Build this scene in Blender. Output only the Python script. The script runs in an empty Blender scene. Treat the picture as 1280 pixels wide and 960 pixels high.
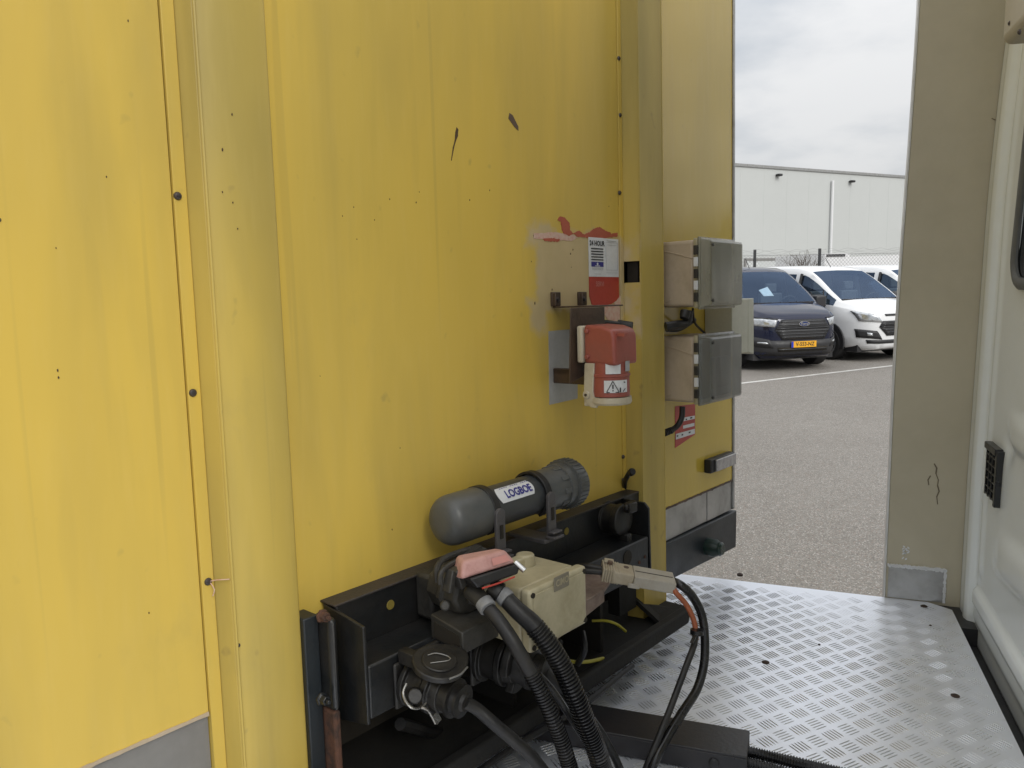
import bpy, bmesh, math, random
from mathutils import Vector, Matrix, noise
from mathutils.bvhtree import BVHTree
random.seed(7)
R_ = math.radians
SC = bpy.context.scene
COL = SC.collection

# ------------------------------------------------------------------ camera, world, sun, exposure
CAM_H = 1.8
F = 961.0
down = Vector((160, 7136, 961)).normalized()
up = -down
Yc = (Vector((0, 0, 1)) - Vector((0, 0, 1)).dot(up) * up).normalized()
Xc = Yc.cross(up)
if Xc.x < 0: Xc = -Xc
CM = Matrix((Xc, Yc, up))                      # camera axes (x right, y down, z forward) -> world
CAM = Vector((0, 0, CAM_H))
cam_data = bpy.data.cameras.new('camera')
cam = bpy.data.objects.new('camera', cam_data); COL.objects.link(cam)
cx = CM @ Vector((1, 0, 0)); cy = CM @ Vector((0, -1, 0)); cz = CM @ Vector((0, 0, -1))
mw = Matrix((cx, cy, cz)).transposed().to_4x4(); mw.translation = CAM
cam.matrix_world = mw
cam_data.sensor_width = 36; cam_data.lens = F / 1280 * 36
cam_data.clip_start = 0.02; cam_data.clip_end = 2000
SC.camera = cam
SC.view_settings.view_transform = 'Standard'; SC.view_settings.look = 'None'
SC.view_settings.exposure = 0.2; SC.view_settings.gamma = 1.0

SUN_EL, SUN_BEAR = 35, 150                    # bearing clockwise from +Y
world = bpy.data.worlds.new('World'); SC.world = world; world.use_nodes = True
nt = world.node_tree; nt.nodes.clear()
def wn(t, **k):
    n = nt.nodes.new(t)
    for a, b in k.items(): setattr(n, a, b)
    return n
wo = wn('ShaderNodeOutputWorld'); bg = wn('ShaderNodeBackground'); bg.inputs['Strength'].default_value = 0.10
sky = wn('ShaderNodeTexSky'); sky.sky_type = 'NISHITA'; sky.sun_disc = False
sky.sun_elevation = R_(SUN_EL); sky.sun_rotation = R_(SUN_BEAR)
tc = wn('ShaderNodeTexCoord'); sep = wn('ShaderNodeSeparateXYZ')
nt.links.new(tc.outputs['Generated'], sep.inputs[0])
# clouds projected on a high flat layer: direction / (elevation + offset)
add = wn('ShaderNodeMath', operation='ADD'); add.inputs[1].default_value = 0.22
mx = wn('ShaderNodeMath', operation='MAXIMUM'); mx.inputs[1].default_value = 0.0
nt.links.new(sep.outputs['Z'], mx.inputs[0]); nt.links.new(mx.outputs[0], add.inputs[0])
dx = wn('ShaderNodeMath', operation='DIVIDE'); dy = wn('ShaderNodeMath', operation='DIVIDE')
nt.links.new(sep.outputs['X'], dx.inputs[0]); nt.links.new(add.outputs[0], dx.inputs[1])
nt.links.new(sep.outputs['Y'], dy.inputs[0]); nt.links.new(add.outputs[0], dy.inputs[1])
comb = wn('ShaderNodeCombineXYZ'); nt.links.new(dx.outputs[0], comb.inputs[0]); nt.links.new(dy.outputs[0], comb.inputs[1])
nz = wn('ShaderNodeTexNoise'); nz.inputs['Scale'].default_value = 1.5; nz.inputs['Detail'].default_value = 7; nz.inputs['Roughness'].default_value = 0.5
nt.links.new(comb.outputs[0], nz.inputs['Vector'])
cr = wn('ShaderNodeValToRGB'); cr.color_ramp.interpolation = 'EASE'
cr.color_ramp.elements[0].position = 0.34; cr.color_ramp.elements[0].color = (0.66, 0.70, 0.75, 1)
cr.color_ramp.elements[1].position = 0.60; cr.color_ramp.elements[1].color = (1.0, 1.0, 1.0, 1)
nt.links.new(nz.outputs['Fac'], cr.inputs[0])
# an overcast sky is about three times brighter overhead than at the horizon
gr = wn('ShaderNodeMath', operation='MULTIPLY_ADD'); gr.inputs[1].default_value = 8.8; gr.inputs[2].default_value = 5.7
nt.links.new(mx.outputs[0], gr.inputs[0])
sc_ = wn('ShaderNodeVectorMath', operation='SCALE'); nt.links.new(cr.outputs[0], sc_.inputs[0]); nt.links.new(gr.outputs[0], sc_.inputs['Scale'])
mixs = wn('ShaderNodeMixRGB'); mixs.inputs[0].default_value = 0.93
nt.links.new(sky.outputs[0], mixs.inputs[1]); nt.links.new(sc_.outputs[0], mixs.inputs[2])
nt.links.new(mixs.outputs[0], bg.inputs['Color']); nt.links.new(bg.outputs[0], wo.inputs[0])

sun = bpy.data.lights.new('sun', 'SUN'); sun.energy = 1.5; sun.angle = R_(28); sun.color = (1.0, 0.965, 0.91)
so = bpy.data.objects.new('sun', sun); COL.objects.link(so)
sd = Vector((math.sin(R_(SUN_BEAR)) * math.cos(R_(SUN_EL)), math.cos(R_(SUN_BEAR)) * math.cos(R_(SUN_EL)), math.sin(R_(SUN_EL))))
so.rotation_euler = sd.to_track_quat('Z', 'Y').to_euler()

# ------------------------------------------------------------------ frames of reference
def ray(px, py): return CM @ Vector(((px - 640) / F, (py - 480) / F, 1.0))
tup = -Vector((267, 9400, 961)).normalized()
tlat = Vector((840, -138, 961)).normalized(); tlat = (tlat - tlat.dot(tup) * tup).normalized()
tX = CM @ tlat; tZ = CM @ tup; tY = tZ.cross(tX)
D = 0.95
TR = Matrix((tX, tY, tZ)).transposed()        # trailer-local (s, -o, t) -> world
TM = TR.to_4x4(); TM.translation = CAM + tY * D
TRI = TR.transposed()
def W(px, py, o):
    """measured point of the trailer front, o metres out from the wall, in trailer axes (s, -o, t)"""
    r = TRI @ ray(px, py); k = (D - o) / r.y
    return Vector((r.x * k, -o, r.z * k))
def L(s, o, t): return Vector((s, -o, t))
kw = Vector((0.33783, 0.94121, 0)).normalized()
KR = Matrix((kw, Vector((-kw.y, kw.x, 0)), Vector((0, 0, 1)))).transposed()
KM = KR.to_4x4(); KM.translation = CAM        # truck axes: a = across, b = rearwards, h = height above eye
KRI = KR.transposed()
def TB(px, py, b):
    r = KRI @ ray(px, py); return r * (b / r.y)
def TA(px, py, a):
    r = KRI @ ray(px, py); return r * (a / r.x)
def TH(px, py, h):
    r = KRI @ ray(px, py); return r * (h / r.z)
def k2t(v): return TRI @ (KM @ v - TM.translation)     # truck-local -> trailer-local
DECK = -0.85
IM = Matrix.Identity(4)

# ------------------------------------------------------------------ mesh building
class MB:
    def __init__(s): s.v = []; s.f = []
    def add(s, vs, fs):
        n = len(s.v); s.v += [Vector(v) for v in vs]; s.f += [tuple(i + n for i in f) for f in fs]; return s
    def box(s, x0, x1, y0, y1, z0, z1, M=None):
        x0, x1 = min(x0, x1), max(x0, x1); y0, y1 = min(y0, y1), max(y0, y1); z0, z1 = min(z0, z1), max(z0, z1)
        vs = [Vector((x, y, z)) for x in (x0, x1) for y in (y0, y1) for z in (z0, z1)]
        if M: vs = [M @ v for v in vs]
        return s.add(vs, [(0, 1, 3, 2), (4, 6, 7, 5), (0, 4, 5, 1), (2, 3, 7, 6), (0, 2, 6, 4), (1, 5, 7, 3)])
    def obox(s, c, u, v, w, hu, hv, hw):
        u, v, w = u.normalized(), v.normalized(), w.normalized()
        M = Matrix((u, v, w)).transposed().to_4x4(); M.translation = c
        if M.to_3x3().determinant() < 0: M = Matrix((u, v, -w)).transposed().to_4x4(); M.translation = c
        return s.box(-hu, hu, -hv, hv, -hw, hw, M)
    def prism(s, pts, off):
        """closed outline pts (3-D), extruded by off"""
        n = len(pts); a = [Vector(p) for p in pts]; b = [p + off for p in a]
        nrm = Vector((0, 0, 0))
        for i in range(n): nrm += a[i].cross(a[(i + 1) % n])
        if nrm.dot(off) > 0: a, b = b, a
        return s.add(a + b, [tuple(range(n)), tuple(range(2 * n - 1, n - 1, -1))] + [(i, i + n, (i + 1) % n + n, (i + 1) % n) for i in range(n)])
    def lathe(s, p0, p1, prof, n=24, caps=True):
        """prof: list of (distance along p0->p1 as absolute metres, radius)"""
        p0, p1 = Vector(p0), Vector(p1); d = (p1 - p0).normalized()
        u = d.orthogonal().normalized(); w = d.cross(u)
        vs = []; fs = []
        for (z, r) in prof:
            for i in range(n):
                a = 2 * math.pi * i / n
                vs.append(p0 + d * z + (u * math.cos(a) + w * math.sin(a)) * max(r, 1e-5))
        for j in range(len(prof) - 1):
            for i in range(n):
                k = (i + 1) % n
                fs.append((j * n + i, j * n + k, (j + 1) * n + k, (j + 1) * n + i))
        if caps:
            fs.append(tuple(range(n - 1, -1, -1))); fs.append(tuple(range((len(prof) - 1) * n, len(prof) * n)))
        return s.add(vs, fs)
    def cyl(s, p0, p1, r0, r1=None, n=20):
        if r1 is None: r1 = r0
        return s.lathe(p0, p1, [(0, r0), ((Vector(p1) - Vector(p0)).length, r1)], n)
    def tube(s, pts, r, n=10, step=0.01, rib=0.0, pitch=0.006, rf=None, caps=True):
        P = smooth_path([Vector(p) for p in pts], step if not rib else pitch / 4)
        u = None; vs = []; fs = []; dist = 0
        for i, p in enumerate(P):
            d = (P[min(i + 1, len(P) - 1)] - P[max(i - 1, 0)]).normalized()
            if u is None: u = d.orthogonal().normalized()
            u = (u - d * u.dot(d)).normalized(); w = d.cross(u)
            if i: dist += (p - P[i - 1]).length
            rr = r
            if rib: rr = r + (rib if (i % 4) in (1, 2) else -rib)
            if rf: rr *= rf(i / (len(P) - 1))
            for k in range(n):
                a = 2 * math.pi * k / n
                vs.append(p + (u * math.cos(a) + w * math.sin(a)) * rr)
        for j in range(len(P) - 1):
            for k in range(n):
                q = (k + 1) % n
                fs.append((j * n + k, j * n + q, (j + 1) * n + q, (j + 1) * n + k))
        if caps:
            fs.append(tuple(range(n - 1, -1, -1))); fs.append(tuple(range((len(P) - 1) * n, len(P) * n)))
        return s.add(vs, fs)
    def grid(s, fn, nu, nv):
        vs = [fn(i / nu, j / nv) for i in range(nu + 1) for j in range(nv + 1)]
        fs = [(i * (nv + 1) + j, (i + 1) * (nv + 1) + j, (i + 1) * (nv + 1) + j + 1, i * (nv + 1) + j + 1) for i in range(nu) for j in range(nv)]
        return s.add(vs, fs)
    def mesh(s, name, mat, origin=Vector((0, 0, 0)), smooth=35):
        me = bpy.data.meshes.new(name)
        me.from_pydata([v - origin for v in s.v], [], s.f); me.update()
        bm = bmesh.new(); bm.from_mesh(me); bmesh.ops.recalc_face_normals(bm, faces=bm.faces); bm.to_mesh(me); bm.free()
        if smooth:
            for p in me.polygons: p.use_smooth = True
            me.set_sharp_from_angle(angle=R_(smooth))
        me.materials.append(mat)
        return me

def smooth_path(P, step):
    if len(P) < 3:
        n = max(2, int((P[1] - P[0]).length / step)); return [P[0].lerp(P[1], i / n) for i in range(n + 1)]
    Q = [2 * P[0] - P[1]] + P + [2 * P[-1] - P[-2]]; out = []
    for i in range(1, len(Q) - 2):
        a, b, c, d = Q[i - 1], Q[i], Q[i + 1], Q[i + 2]
        n = max(2, int((c - b).length / step))
        for k in range(n):
            t = k / n
            out.append(0.5 * ((2 * b) + (c - a) * t + (2 * a - 5 * b + 4 * c - d) * t * t + (3 * b - a - 3 * c + d) * t ** 3))
    out.append(P[-1]); return out

ORG = {}
def thing(name, label, cat, M, origin, group=None):
    """Empty at the base of a thing; its parts are given in the axes of M"""
    o = bpy.data.objects.new(name, None); COL.objects.link(o)
    o.matrix_world = M @ Matrix.Translation(origin); o.empty_display_size = 0.05
    o['label'] = label; o['category'] = cat
    if group: o['group'] = group
    ORG[o.name] = Vector(origin); return o
def root_of(o):
    while o.parent: o = o.parent
    return o
def part(name, mb, mat, parent, bevel=0, label=None, kind=None, smooth=35, segs=2):
    org = ORG[root_of(parent).name]
    me = mb.mesh(name, mat, org, smooth)
    o = bpy.data.objects.new(name, me); COL.objects.link(o); o.parent = parent
    if bevel:
        m = o.modifiers.new('bevel', 'BEVEL'); m.width = bevel; m.segments = segs; m.limit_method = 'ANGLE'; m.angle_limit = R_(40)
    if label: o['label'] = label
    if kind: o['kind'] = kind
    return o
def islands(mb):
    par = list(range(len(mb.v)))
    def fd_(a):
        while par[a] != a: par[a] = par[par[a]]; a = par[a]
        return a
    for f_ in mb.f:
        for q in f_[1:]: par[fd_(q)] = fd_(f_[0])
    grp = {}
    for f_ in mb.f: grp.setdefault(fd_(f_[0]), []).append(f_)
    out = []
    for fs in grp.values():
        idx = sorted({i for f_ in fs for i in f_}); mp = {a: b for b, a in enumerate(idx)}
        m = MB(); m.v = [mb.v[i] for i in idx]; m.f = [tuple(mp[i] for i in f_) for f_ in fs]; out.append(m)
    return out
def parts(name, mb, mat, parent, **k):
    for m in islands(mb): o = part(name, m, mat, parent, **k)
    return o
def setting(name, mb, mat, smooth=0):
    me = mb.mesh(name, mat, smooth=smooth); o = bpy.data.objects.new(name, me); COL.objects.link(o); o['kind'] = 'structure'; return o
def single(name, mb, mat, label, cat, M, origin, bevel=0, group=None):
    me = mb.mesh(name, mat, Vector(origin)); o = bpy.data.objects.new(name, me); COL.objects.link(o)
    o.matrix_world = M @ Matrix.Translation(origin); o['label'] = label; o['category'] = cat
    if group: o['group'] = group
    if bevel:
        m = o.modifiers.new('bevel', 'BEVEL'); m.width = bevel; m.segments = 2; m.limit_method = 'ANGLE'; m.angle_limit = R_(40)
    return o

def text_geo(txt, size, sx=1.0, bold=0.0):
    """flat lettering as vertices (x, y) centred on zero, and faces"""
    c = bpy.data.curves.new('letters', 'FONT'); c.body = txt; c.size = size; c.align_x = 'CENTER'; c.align_y = 'CENTER'; c.offset = bold; c.resolution_u = 3
    ob = bpy.data.objects.new('letters', c); COL.objects.link(ob)
    bpy.context.view_layer.update()
    me = bpy.data.meshes.new_from_object(ob.evaluated_get(bpy.context.evaluated_depsgraph_get()))
    vs = [(v.co.x * sx, v.co.y) for v in me.vertices]; fs = [tuple(p.vertices) for p in me.polygons]
    bpy.data.objects.remove(ob); bpy.data.curves.remove(c); bpy.data.meshes.remove(me)
    return vs, fs
def add_text(mb, txt, size, mapfn, sx=1.0, bold=0.0):
    vs, fs = text_geo(txt, size, sx, bold); return mb.add([mapfn(x, y) for x, y in vs], fs)

# ------------------------------------------------------------------ materials
def M_(name): 
    m = bpy.data.materials.new(name); m.use_nodes = True; t = m.node_tree
    b = t.nodes['Principled BSDF']; return m, t, b
def nd(t, ty, **k):
    n = t.nodes.new(ty)
    for a, v in k.items():
        if a.startswith('i_'): n.inputs[a[2:].replace('_', ' ')].default_value = v
        else: setattr(n, a, v)
    return n
def math_n(t, op, a, b=None, clamp=False):
    n = nd(t, 'ShaderNodeMath', operation=op); n.use_clamp = clamp
    for i, x in enumerate((a, b)):
        if x is None: continue
        if isinstance(x, (int, float)): n.inputs[i].default_value = x
        else: t.links.new(x, n.inputs[i])
    return n.outputs[0]
def ramp(t, src, lo, hi, a=0.0, b=1.0):
    n = nd(t, 'ShaderNodeMapRange', clamp=True); t.links.new(src, n.inputs[0])
    n.inputs[1].default_value = lo; n.inputs[2].default_value = hi; n.inputs[3].default_value = a; n.inputs[4].default_value = b
    return n.outputs[0]
def mixc(t, fac, c1, c2):
    n = nd(t, 'ShaderNodeMixRGB')
    for i, x in enumerate((fac, c1, c2)):
        if isinstance(x, (int, float)): n.inputs[i].default_value = x
        elif isinstance(x, tuple): n.inputs[i].default_value = (*x, 1)
        else: t.links.new(x, n.inputs[i])
    return n.outputs[0]
def coords(t, scale=(1, 1, 1), loc=(0, 0, 0)):
    c = nd(t, 'ShaderNodeTexCoord'); m = nd(t, 'ShaderNodeMapping'); m.inputs['Scale'].default_value = scale; m.inputs['Location'].default_value = loc
    t.links.new(c.outputs['Object'], m.inputs[0]); return m.outputs[0]
def noise_n(t, vec, scale, detail=5, rough=0.55, dist=0.0):
    n = nd(t, 'ShaderNodeTexNoise'); n.inputs['Scale'].default_value = scale; n.inputs['Detail'].default_value = detail
    n.inputs['Roughness'].default_value = rough; n.inputs['Distortion'].default_value = dist
    t.links.new(vec, n.inputs['Vector']); return n.outputs['Fac']
def bump(t, b, h, strength=0.2, dist=0.002):
    n = nd(t, 'ShaderNodeBump'); n.inputs['Strength'].default_value = strength; n.inputs['Distance'].default_value = dist
    t.links.new(h, n.inputs['Height']); t.links.new(n.outputs[0], b.inputs['Normal'])

def pm(name, base, rough=0.5, metal=0.0, dirt=None, amt=0.35, scale=14, rv=0.12, bmp=0.1, bscale=120, spec=0.5, fine=0.12):
    """general worn surface: base colour, large soiling patches, fine speckle, uneven gloss"""
    m, t, b = M_(name); v = coords(t)
    n1 = noise_n(t, v, scale, 6, 0.6, 0.4); n2 = noise_n(t, v, scale * 9, 3)
    d = dirt or tuple(x * 0.55 for x in base)
    f = ramp(t, n1, 0.42, 0.72, 0, amt)
    c = mixc(t, f, base, d)
    c = mixc(t, ramp(t, n2, 0.35, 0.7, 0, fine), c, tuple(min(1, x * 1.5 + 0.01) for x in base))
    t.links.new(c, b.inputs['Base Color'])
    t.links.new(ramp(t, n1, 0.3, 0.75, max(0.03, rough - rv), min(1, rough + rv)), b.inputs['Roughness'])
    b.inputs['Metallic'].default_value = metal; b.inputs['Specular IOR Level'].default_value = spec
    if bmp: bump(t, b, noise_n(t, v, bscale, 3), bmp, 0.0015)
    return m

TORG = Vector((1.03, 0, -0.70))               # base point of the trailer in its own axes
def yellow(name, c1=(0.76, 0.525, 0.085), c2=(0.60, 0.435, 0.088), grime=0.36, rough=0.34, spec=0.45, patch=False):
    m, t, b = M_(name)
    p = coords(t, loc=tuple(TORG))
    def stretched(sx, sz, loc=0):
        q = nd(t, 'ShaderNodeMapping'); q.inputs['Scale'].default_value = (sx, sx, sz); q.inputs['Location'].default_value = (loc, 0, loc)
        t.links.new(p, q.inputs[0]); return q.outputs[0]
    big = noise_n(t, stretched(2.2, 0.9), 1.0, 4, 0.5)
    streak = noise_n(t, stretched(7, 1.3, 3.3), 1.0, 4, 0.5, 0.4)
    streak2 = noise_n(t, stretched(26, 2.6, 7.1), 1.0, 3, 0.5)
    blot = noise_n(t, stretched(9, 5, 1.7), 1.0, 5, 0.6)
    c = mixc(t, ramp(t, big, 0.3, 0.7), c1, c2)
    c = mixc(t, ramp(t, streak, 0.44, 0.74, 0, grime), c, (0.27, 0.215, 0.07))
    haze = noise_n(t, stretched(1.6, 0.55, 9.3), 1.0, 3, 0.5)
    c = mixc(t, ramp(t, haze, 0.48, 0.70, 0, grime * 0.9), c, (0.36, 0.29, 0.09))
    c = mixc(t, ramp(t, streak2, 0.58, 0.8, 0, grime * 0.5), c, (0.30, 0.235, 0.08))
    c = mixc(t, ramp(t, blot, 0.62, 0.8, 0, grime * 0.6), c, (0.33, 0.27, 0.10))
    c = mixc(t, ramp(t, noise_n(t, stretched(70, 9, 5), 1.0, 3), 0.3, 0.5, 0.05, 0), c, (0.78, 0.62, 0.26))
    drip = noise_n(t, stretched(55, 0.9, 4.4), 1.0, 2, 0.4)
    c = mixc(t, ramp(t, drip, 0.66, 0.73, 0, grime * 0.55), c, (0.33, 0.255, 0.08))
    spot = noise_n(t, stretched(38, 30, 8.8), 1.0, 2, 0.4)
    c = mixc(t, ramp(t, spot, 0.70, 0.80, 0, grime), c, (0.30, 0.23, 0.08))
    # flecks of dirt and stone chips
    vo = nd(t, 'ShaderNodeTexVoronoi'); vo.inputs['Scale'].default_value = 11; vo.inputs['Randomness'].default_value = 1
    t.links.new(stretched(1, 0.8), vo.inputs['Vector'])
    sepc = nd(t, 'ShaderNodeSeparateColor'); t.links.new(vo.outputs['Color'], sepc.inputs[0])
    rad = math_n(t, 'MULTIPLY', ramp(t, sepc.outputs[0], 0.72, 1.0, 0, 1), 0.026)
    spk = math_n(t, 'LESS_THAN', vo.outputs['Distance'], rad)
    c = mixc(t, math_n(t, 'MULTIPLY', spk, 0.75), c, (0.10, 0.055, 0.025))
    ro = ramp(t, streak, 0.35, 0.8, rough, rough + 0.16)
    if patch:
        # area where a label and its paint came away: bare pale primer with a soft smeared edge
        sx = nd(t, 'ShaderNodeSeparateXYZ'); t.links.new(p, sx.inputs[0])
        nn = math_n(t, 'MULTIPLY', math_n(t, 'SUBTRACT', noise_n(t, stretched(13, 13), 1.0, 6, 0.6), 0.5), 0.10)
        def boxd(s0, s1, t0, t1):
            a = math_n(t, 'SUBTRACT', math_n(t, 'ABSOLUTE', math_n(t, 'SUBTRACT', sx.outputs[0], (s0 + s1) / 2)), (s1 - s0) / 2)
            bb = math_n(t, 'SUBTRACT', math_n(t, 'ABSOLUTE', math_n(t, 'SUBTRACT', sx.outputs[2], (t0 + t1) / 2)), (t1 - t0) / 2)
            return math_n(t, 'ADD', math_n(t, 'MAXIMUM', a, bb), nn)
        d = boxd(1.145, 1.21, 0.118, 0.147)
        for q in ((1.175, 1.475, -0.015, 0.142), (1.148, 1.20, -0.05, 0.005), (1.31, 1.475, -0.06, 0.0)):
            d = math_n(t, 'MINIMUM', d, boxd(*q))
        msk = ramp(t, d, 0.012, -0.006)
        pale = mixc(t, ramp(t, blot, 0.35, 0.7), (0.58, 0.46, 0.27), (0.47, 0.38, 0.21))
        c = mixc(t, math_n(t, 'MULTIPLY', msk, 0.88), c, pale)
        ro = math_n(t, 'ADD', ro, math_n(t, 'MULTIPLY', msk, 0.2), True)
    t.links.new(c, b.inputs['Base Color']); t.links.new(ro, b.inputs['Roughness'])
    b.inputs['Specular IOR Level'].default_value = spec
    bump(t, b, noise_n(t, stretched(4, 1.6, 2), 1.0, 3), 0.22, 0.012)
    return m

MAT = {}
MAT['yellow'] = yellow('yellow_panel_paint', patch=True)
MAT['yellow_post'] = yellow('yellow_post_paint', c1=(0.70, 0.49, 0.085), c2=(0.46, 0.36, 0.10), grime=0.62, rough=0.38, patch=True)
MAT['yellow_gloss'] = yellow('yellow_gloss_paint', c1=(0.60, 0.43, 0.06), c2=(0.52, 0.38, 0.065), grime=0.15, rough=0.06, spec=0.6)
MAT['seam'] = pm('dark_seam', (0.02, 0.016, 0.01), 0.9)
MAT['alu_dull'] = pm('dull_aluminium', (0.42, 0.42, 0.41), 0.42, 0.75, (0.22, 0.21, 0.19), 0.7, 9, bmp=0.15)
MAT['grey_skirt'] = pm('grey_skirt_paint', (0.23, 0.225, 0.215), 0.5, 0.2, (0.16, 0.15, 0.14), 0.6, 7)
MAT['steel_black'] = pm('black_steel_paint', (0.0095, 0.0108, 0.012), 0.42, 0.0, (0.024, 0.020, 0.015), 0.7, 9, bmp=0.3, fine=0.25)
MAT['steel_blue'] = pm('blue_black_steel', (0.014, 0.0185, 0.022), 0.45, 0.0, (0.011, 0.012, 0.013), 0.7, 8, bmp=0.25)
MAT['underside'] = pm('grimy_underside', (0.010, 0.0095, 0.0085), 0.85, 0.0, (0.022, 0.018, 0.012), 0.7, 6, bmp=0.5)
MAT['rust'] = pm('rust', (0.095, 0.042, 0.024), 0.9, 0.0, (0.022, 0.018, 0.016), 0.95, 55, bmp=0.8, bscale=300)
MAT['rust_dull'] = pm('rusty_paint', (0.115, 0.075, 0.052), 0.75, 0.0, (0.035, 0.035, 0.035), 0.95, 22, bmp=0.6, bscale=200)
MAT['bracket'] = pm('brown_painted_bracket', (0.085, 0.055, 0.038), 0.45, 0.2, (0.03, 0.022, 0.016), 0.8, 25, bmp=0.3)
MAT['pvc'] = pm('grey_pvc', (0.078, 0.083, 0.083), 0.4, 0.0, (0.135, 0.128, 0.112), 0.6, 16, bmp=0.15)
MAT['pvc_dark'] = pm('dark_grey_pvc', (0.040, 0.045, 0.050), 0.38, 0.0, (0.075, 0.072, 0.065), 0.6, 12, bmp=0.15)
MAT['pvc_clip'] = pm('grey_clip_plastic', (0.070, 0.067, 0.070), 0.5, 0.0, (0.12, 0.105, 0.10), 0.5, 20)
MAT['rubber'] = pm('black_rubber', (0.010, 0.010, 0.011), 0.5, 0.0, (0.04, 0.036, 0.03), 0.6, 18, bmp=0.3)
MAT['rubber_gloss'] = pm('black_conduit', (0.009, 0.009, 0.010), 0.28, 0.0, (0.035, 0.033, 0.03), 0.5, 18, bmp=0.1)
MAT['socket_black'] = pm('dusty_black_plastic', (0.0105, 0.010, 0.0095), 0.48, 0.0, (0.032, 0.029, 0.023), 0.8, 22, bmp=0.5, bscale=90)
MAT['socket_grey'] = pm('dusty_grey_casting', (0.040, 0.038, 0.033), 0.55, 0.0, (0.014, 0.013, 0.012), 0.9, 30, bmp=0.6, bscale=90)
MAT['pink'] = pm('sun_faded_red_plastic', (0.54, 0.32, 0.29), 0.5, 0.0, (0.36, 0.17, 0.15), 0.8, 30)
MAT['red'] = pm('faded_red_plastic', (0.32, 0.082, 0.062), 0.42, 0.0, (0.26, 0.095, 0.075), 0.7, 14)
MAT['cream'] = pm('cream_plastic', (0.52, 0.47, 0.36), 0.45, 0.0, (0.36, 0.31, 0.22), 0.7, 18)
MAT['box_beige'] = pm('aged_box_plastic', (0.43, 0.385, 0.255), 0.42, 0.0, (0.26, 0.225, 0.13), 0.75, 16, bmp=0.12)
MAT['box_tan'] = pm('tan_box_plastic', (0.46, 0.375, 0.27), 0.5, 0.0, (0.32, 0.25, 0.16), 0.6, 12)
MAT['andersen'] = pm('grey_connector_plastic', (0.36, 0.335, 0.285), 0.5, 0.0, (0.27, 0.235, 0.17), 0.6, 30)
MAT['andersen_tan'] = pm('dusty_connector_plastic', (0.38, 0.33, 0.24), 0.55, 0.0, (0.26, 0.21, 0.14), 0.6, 30)
MAT['label_white'] = pm('white_label', (0.68, 0.70, 0.72), 0.35, 0.0, (0.56, 0.56, 0.55), 0.5, 20, bmp=0)
MAT['label_red'] = pm('red_label', (0.42, 0.045, 0.03), 0.38, 0.0, (0.32, 0.045, 0.035), 0.6, 18, bmp=0)
MAT['print_black'] = pm('black_print', (0.02, 0.02, 0.024), 0.5, bmp=0)
MAT['print_blue'] = pm('blue_print', (0.03, 0.03, 0.22), 0.5, bmp=0)
MAT['print_grey'] = pm('faded_print', (0.42, 0.43, 0.44), 0.5, bmp=0)
MAT['print_faint'] = pm('scuffed_print', (0.55, 0.25, 0.22), 0.5, bmp=0)
MAT['scar'] = pm('red_undercoat', (0.42, 0.10, 0.055), 0.6, 0.0, (0.33, 0.08, 0.05), 0.6, 40)
MAT['scar_pale'] = pm('pale_flaked_paint', (0.60, 0.44, 0.36), 0.6, 0.0, (0.55, 0.24, 0.18), 0.9, 90)
MAT['grey_plate'] = pm('grey_metal_plate', (0.40, 0.40, 0.385), 0.45, 0.1, (0.32, 0.31, 0.28), 0.6, 14)
MAT['black_mark'] = pm('dark_scratch', (0.075, 0.045, 0.02), 0.7)
MAT['screw'] = pm('rusty_screw', (0.10, 0.095, 0.10), 0.45, 0.7, (0.07, 0.035, 0.02), 0.8, 200)
MAT['chrome'] = pm('bright_metal', (0.75, 0.74, 0.72), 0.18, 1.0)
MAT['copper'] = pm('orange_wire', (0.36, 0.10, 0.038), 0.4, 0.0, (0.18, 0.06, 0.03), 0.5, 60)
MAT['yellow_wire'] = pm('yellow_wire', (0.36, 0.32, 0.03), 0.4)
MAT['flange_steel'] = pm('worn_flange', (.026, .025, .024), .6, 0, (.10, .058, .038), .65, 3.4, bmp=.5, bscale=200)
MAT['worn_spring'] = pm('worn_spring_steel', (.42, .41, .38), .3, .9, (.12, .10, .08), .9, 60)
MAT['rust_dark'] = pm('dark_rust', (.045, .026, .018), .8, 0, (.02, .015, .012), .8, 60)
MAT['collar'] = pm('grey_collar', (.24, .245, .25), .45, 0, (.12, .12, .12), .8, 60)
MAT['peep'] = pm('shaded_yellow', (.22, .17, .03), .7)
MAT['crack'] = pm('crack_stain', (.16, .13, .085), .7)
MAT['lamp_clear'] = pm('clear_lamp_lens', (0.40, 0.39, 0.39), 0.12, 0.4, (0.15, 0.15, 0.15), 0.7, 60, spec=0.8)
MAT['blue_cap'] = pm('blue_plastic', (0.06, 0.06, 0.22), 0.4)
MAT['green_cap'] = pm('dark_green_rubber', (0.012, 0.03, 0.024), 0.3)
MAT['truck_white'] = pm('white_truck_paint', (0.80, 0.85, 0.86), 0.18, 0.0, (0.68, 0.72, 0.70), 0.5, 3.5, rv=0.08, bmp=0.05, spec=0.6, fine=0.05)
MAT['fairing'] = pm('beige_fairing_paint', (0.475, 0.435, 0.325), 0.4, 0.0, (0.39, 0.35, 0.25), 0.6, 3.0, bmp=0.08, fine=0.06)
MAT['fairing_edge'] = pm('fairing_edge_metal', (0.62, 0.62, 0.60), 0.4, 0.3)
MAT['grille_black'] = pm('black_vent_plastic', (0.010, 0.011, 0.012), 0.35, bmp=0.1)
MAT['window_rubber'] = pm('grey_window_seal', (0.10, 0.105, 0.105), 0.5)
MAT['fence_wire'] = pm('galvanised_wire', (0.27, 0.27, 0.275), 0.6, 0.0, bmp=0)
MAT['post_dark'] = pm('dark_post', (0.03, 0.032, 0.035), 0.5)
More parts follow.
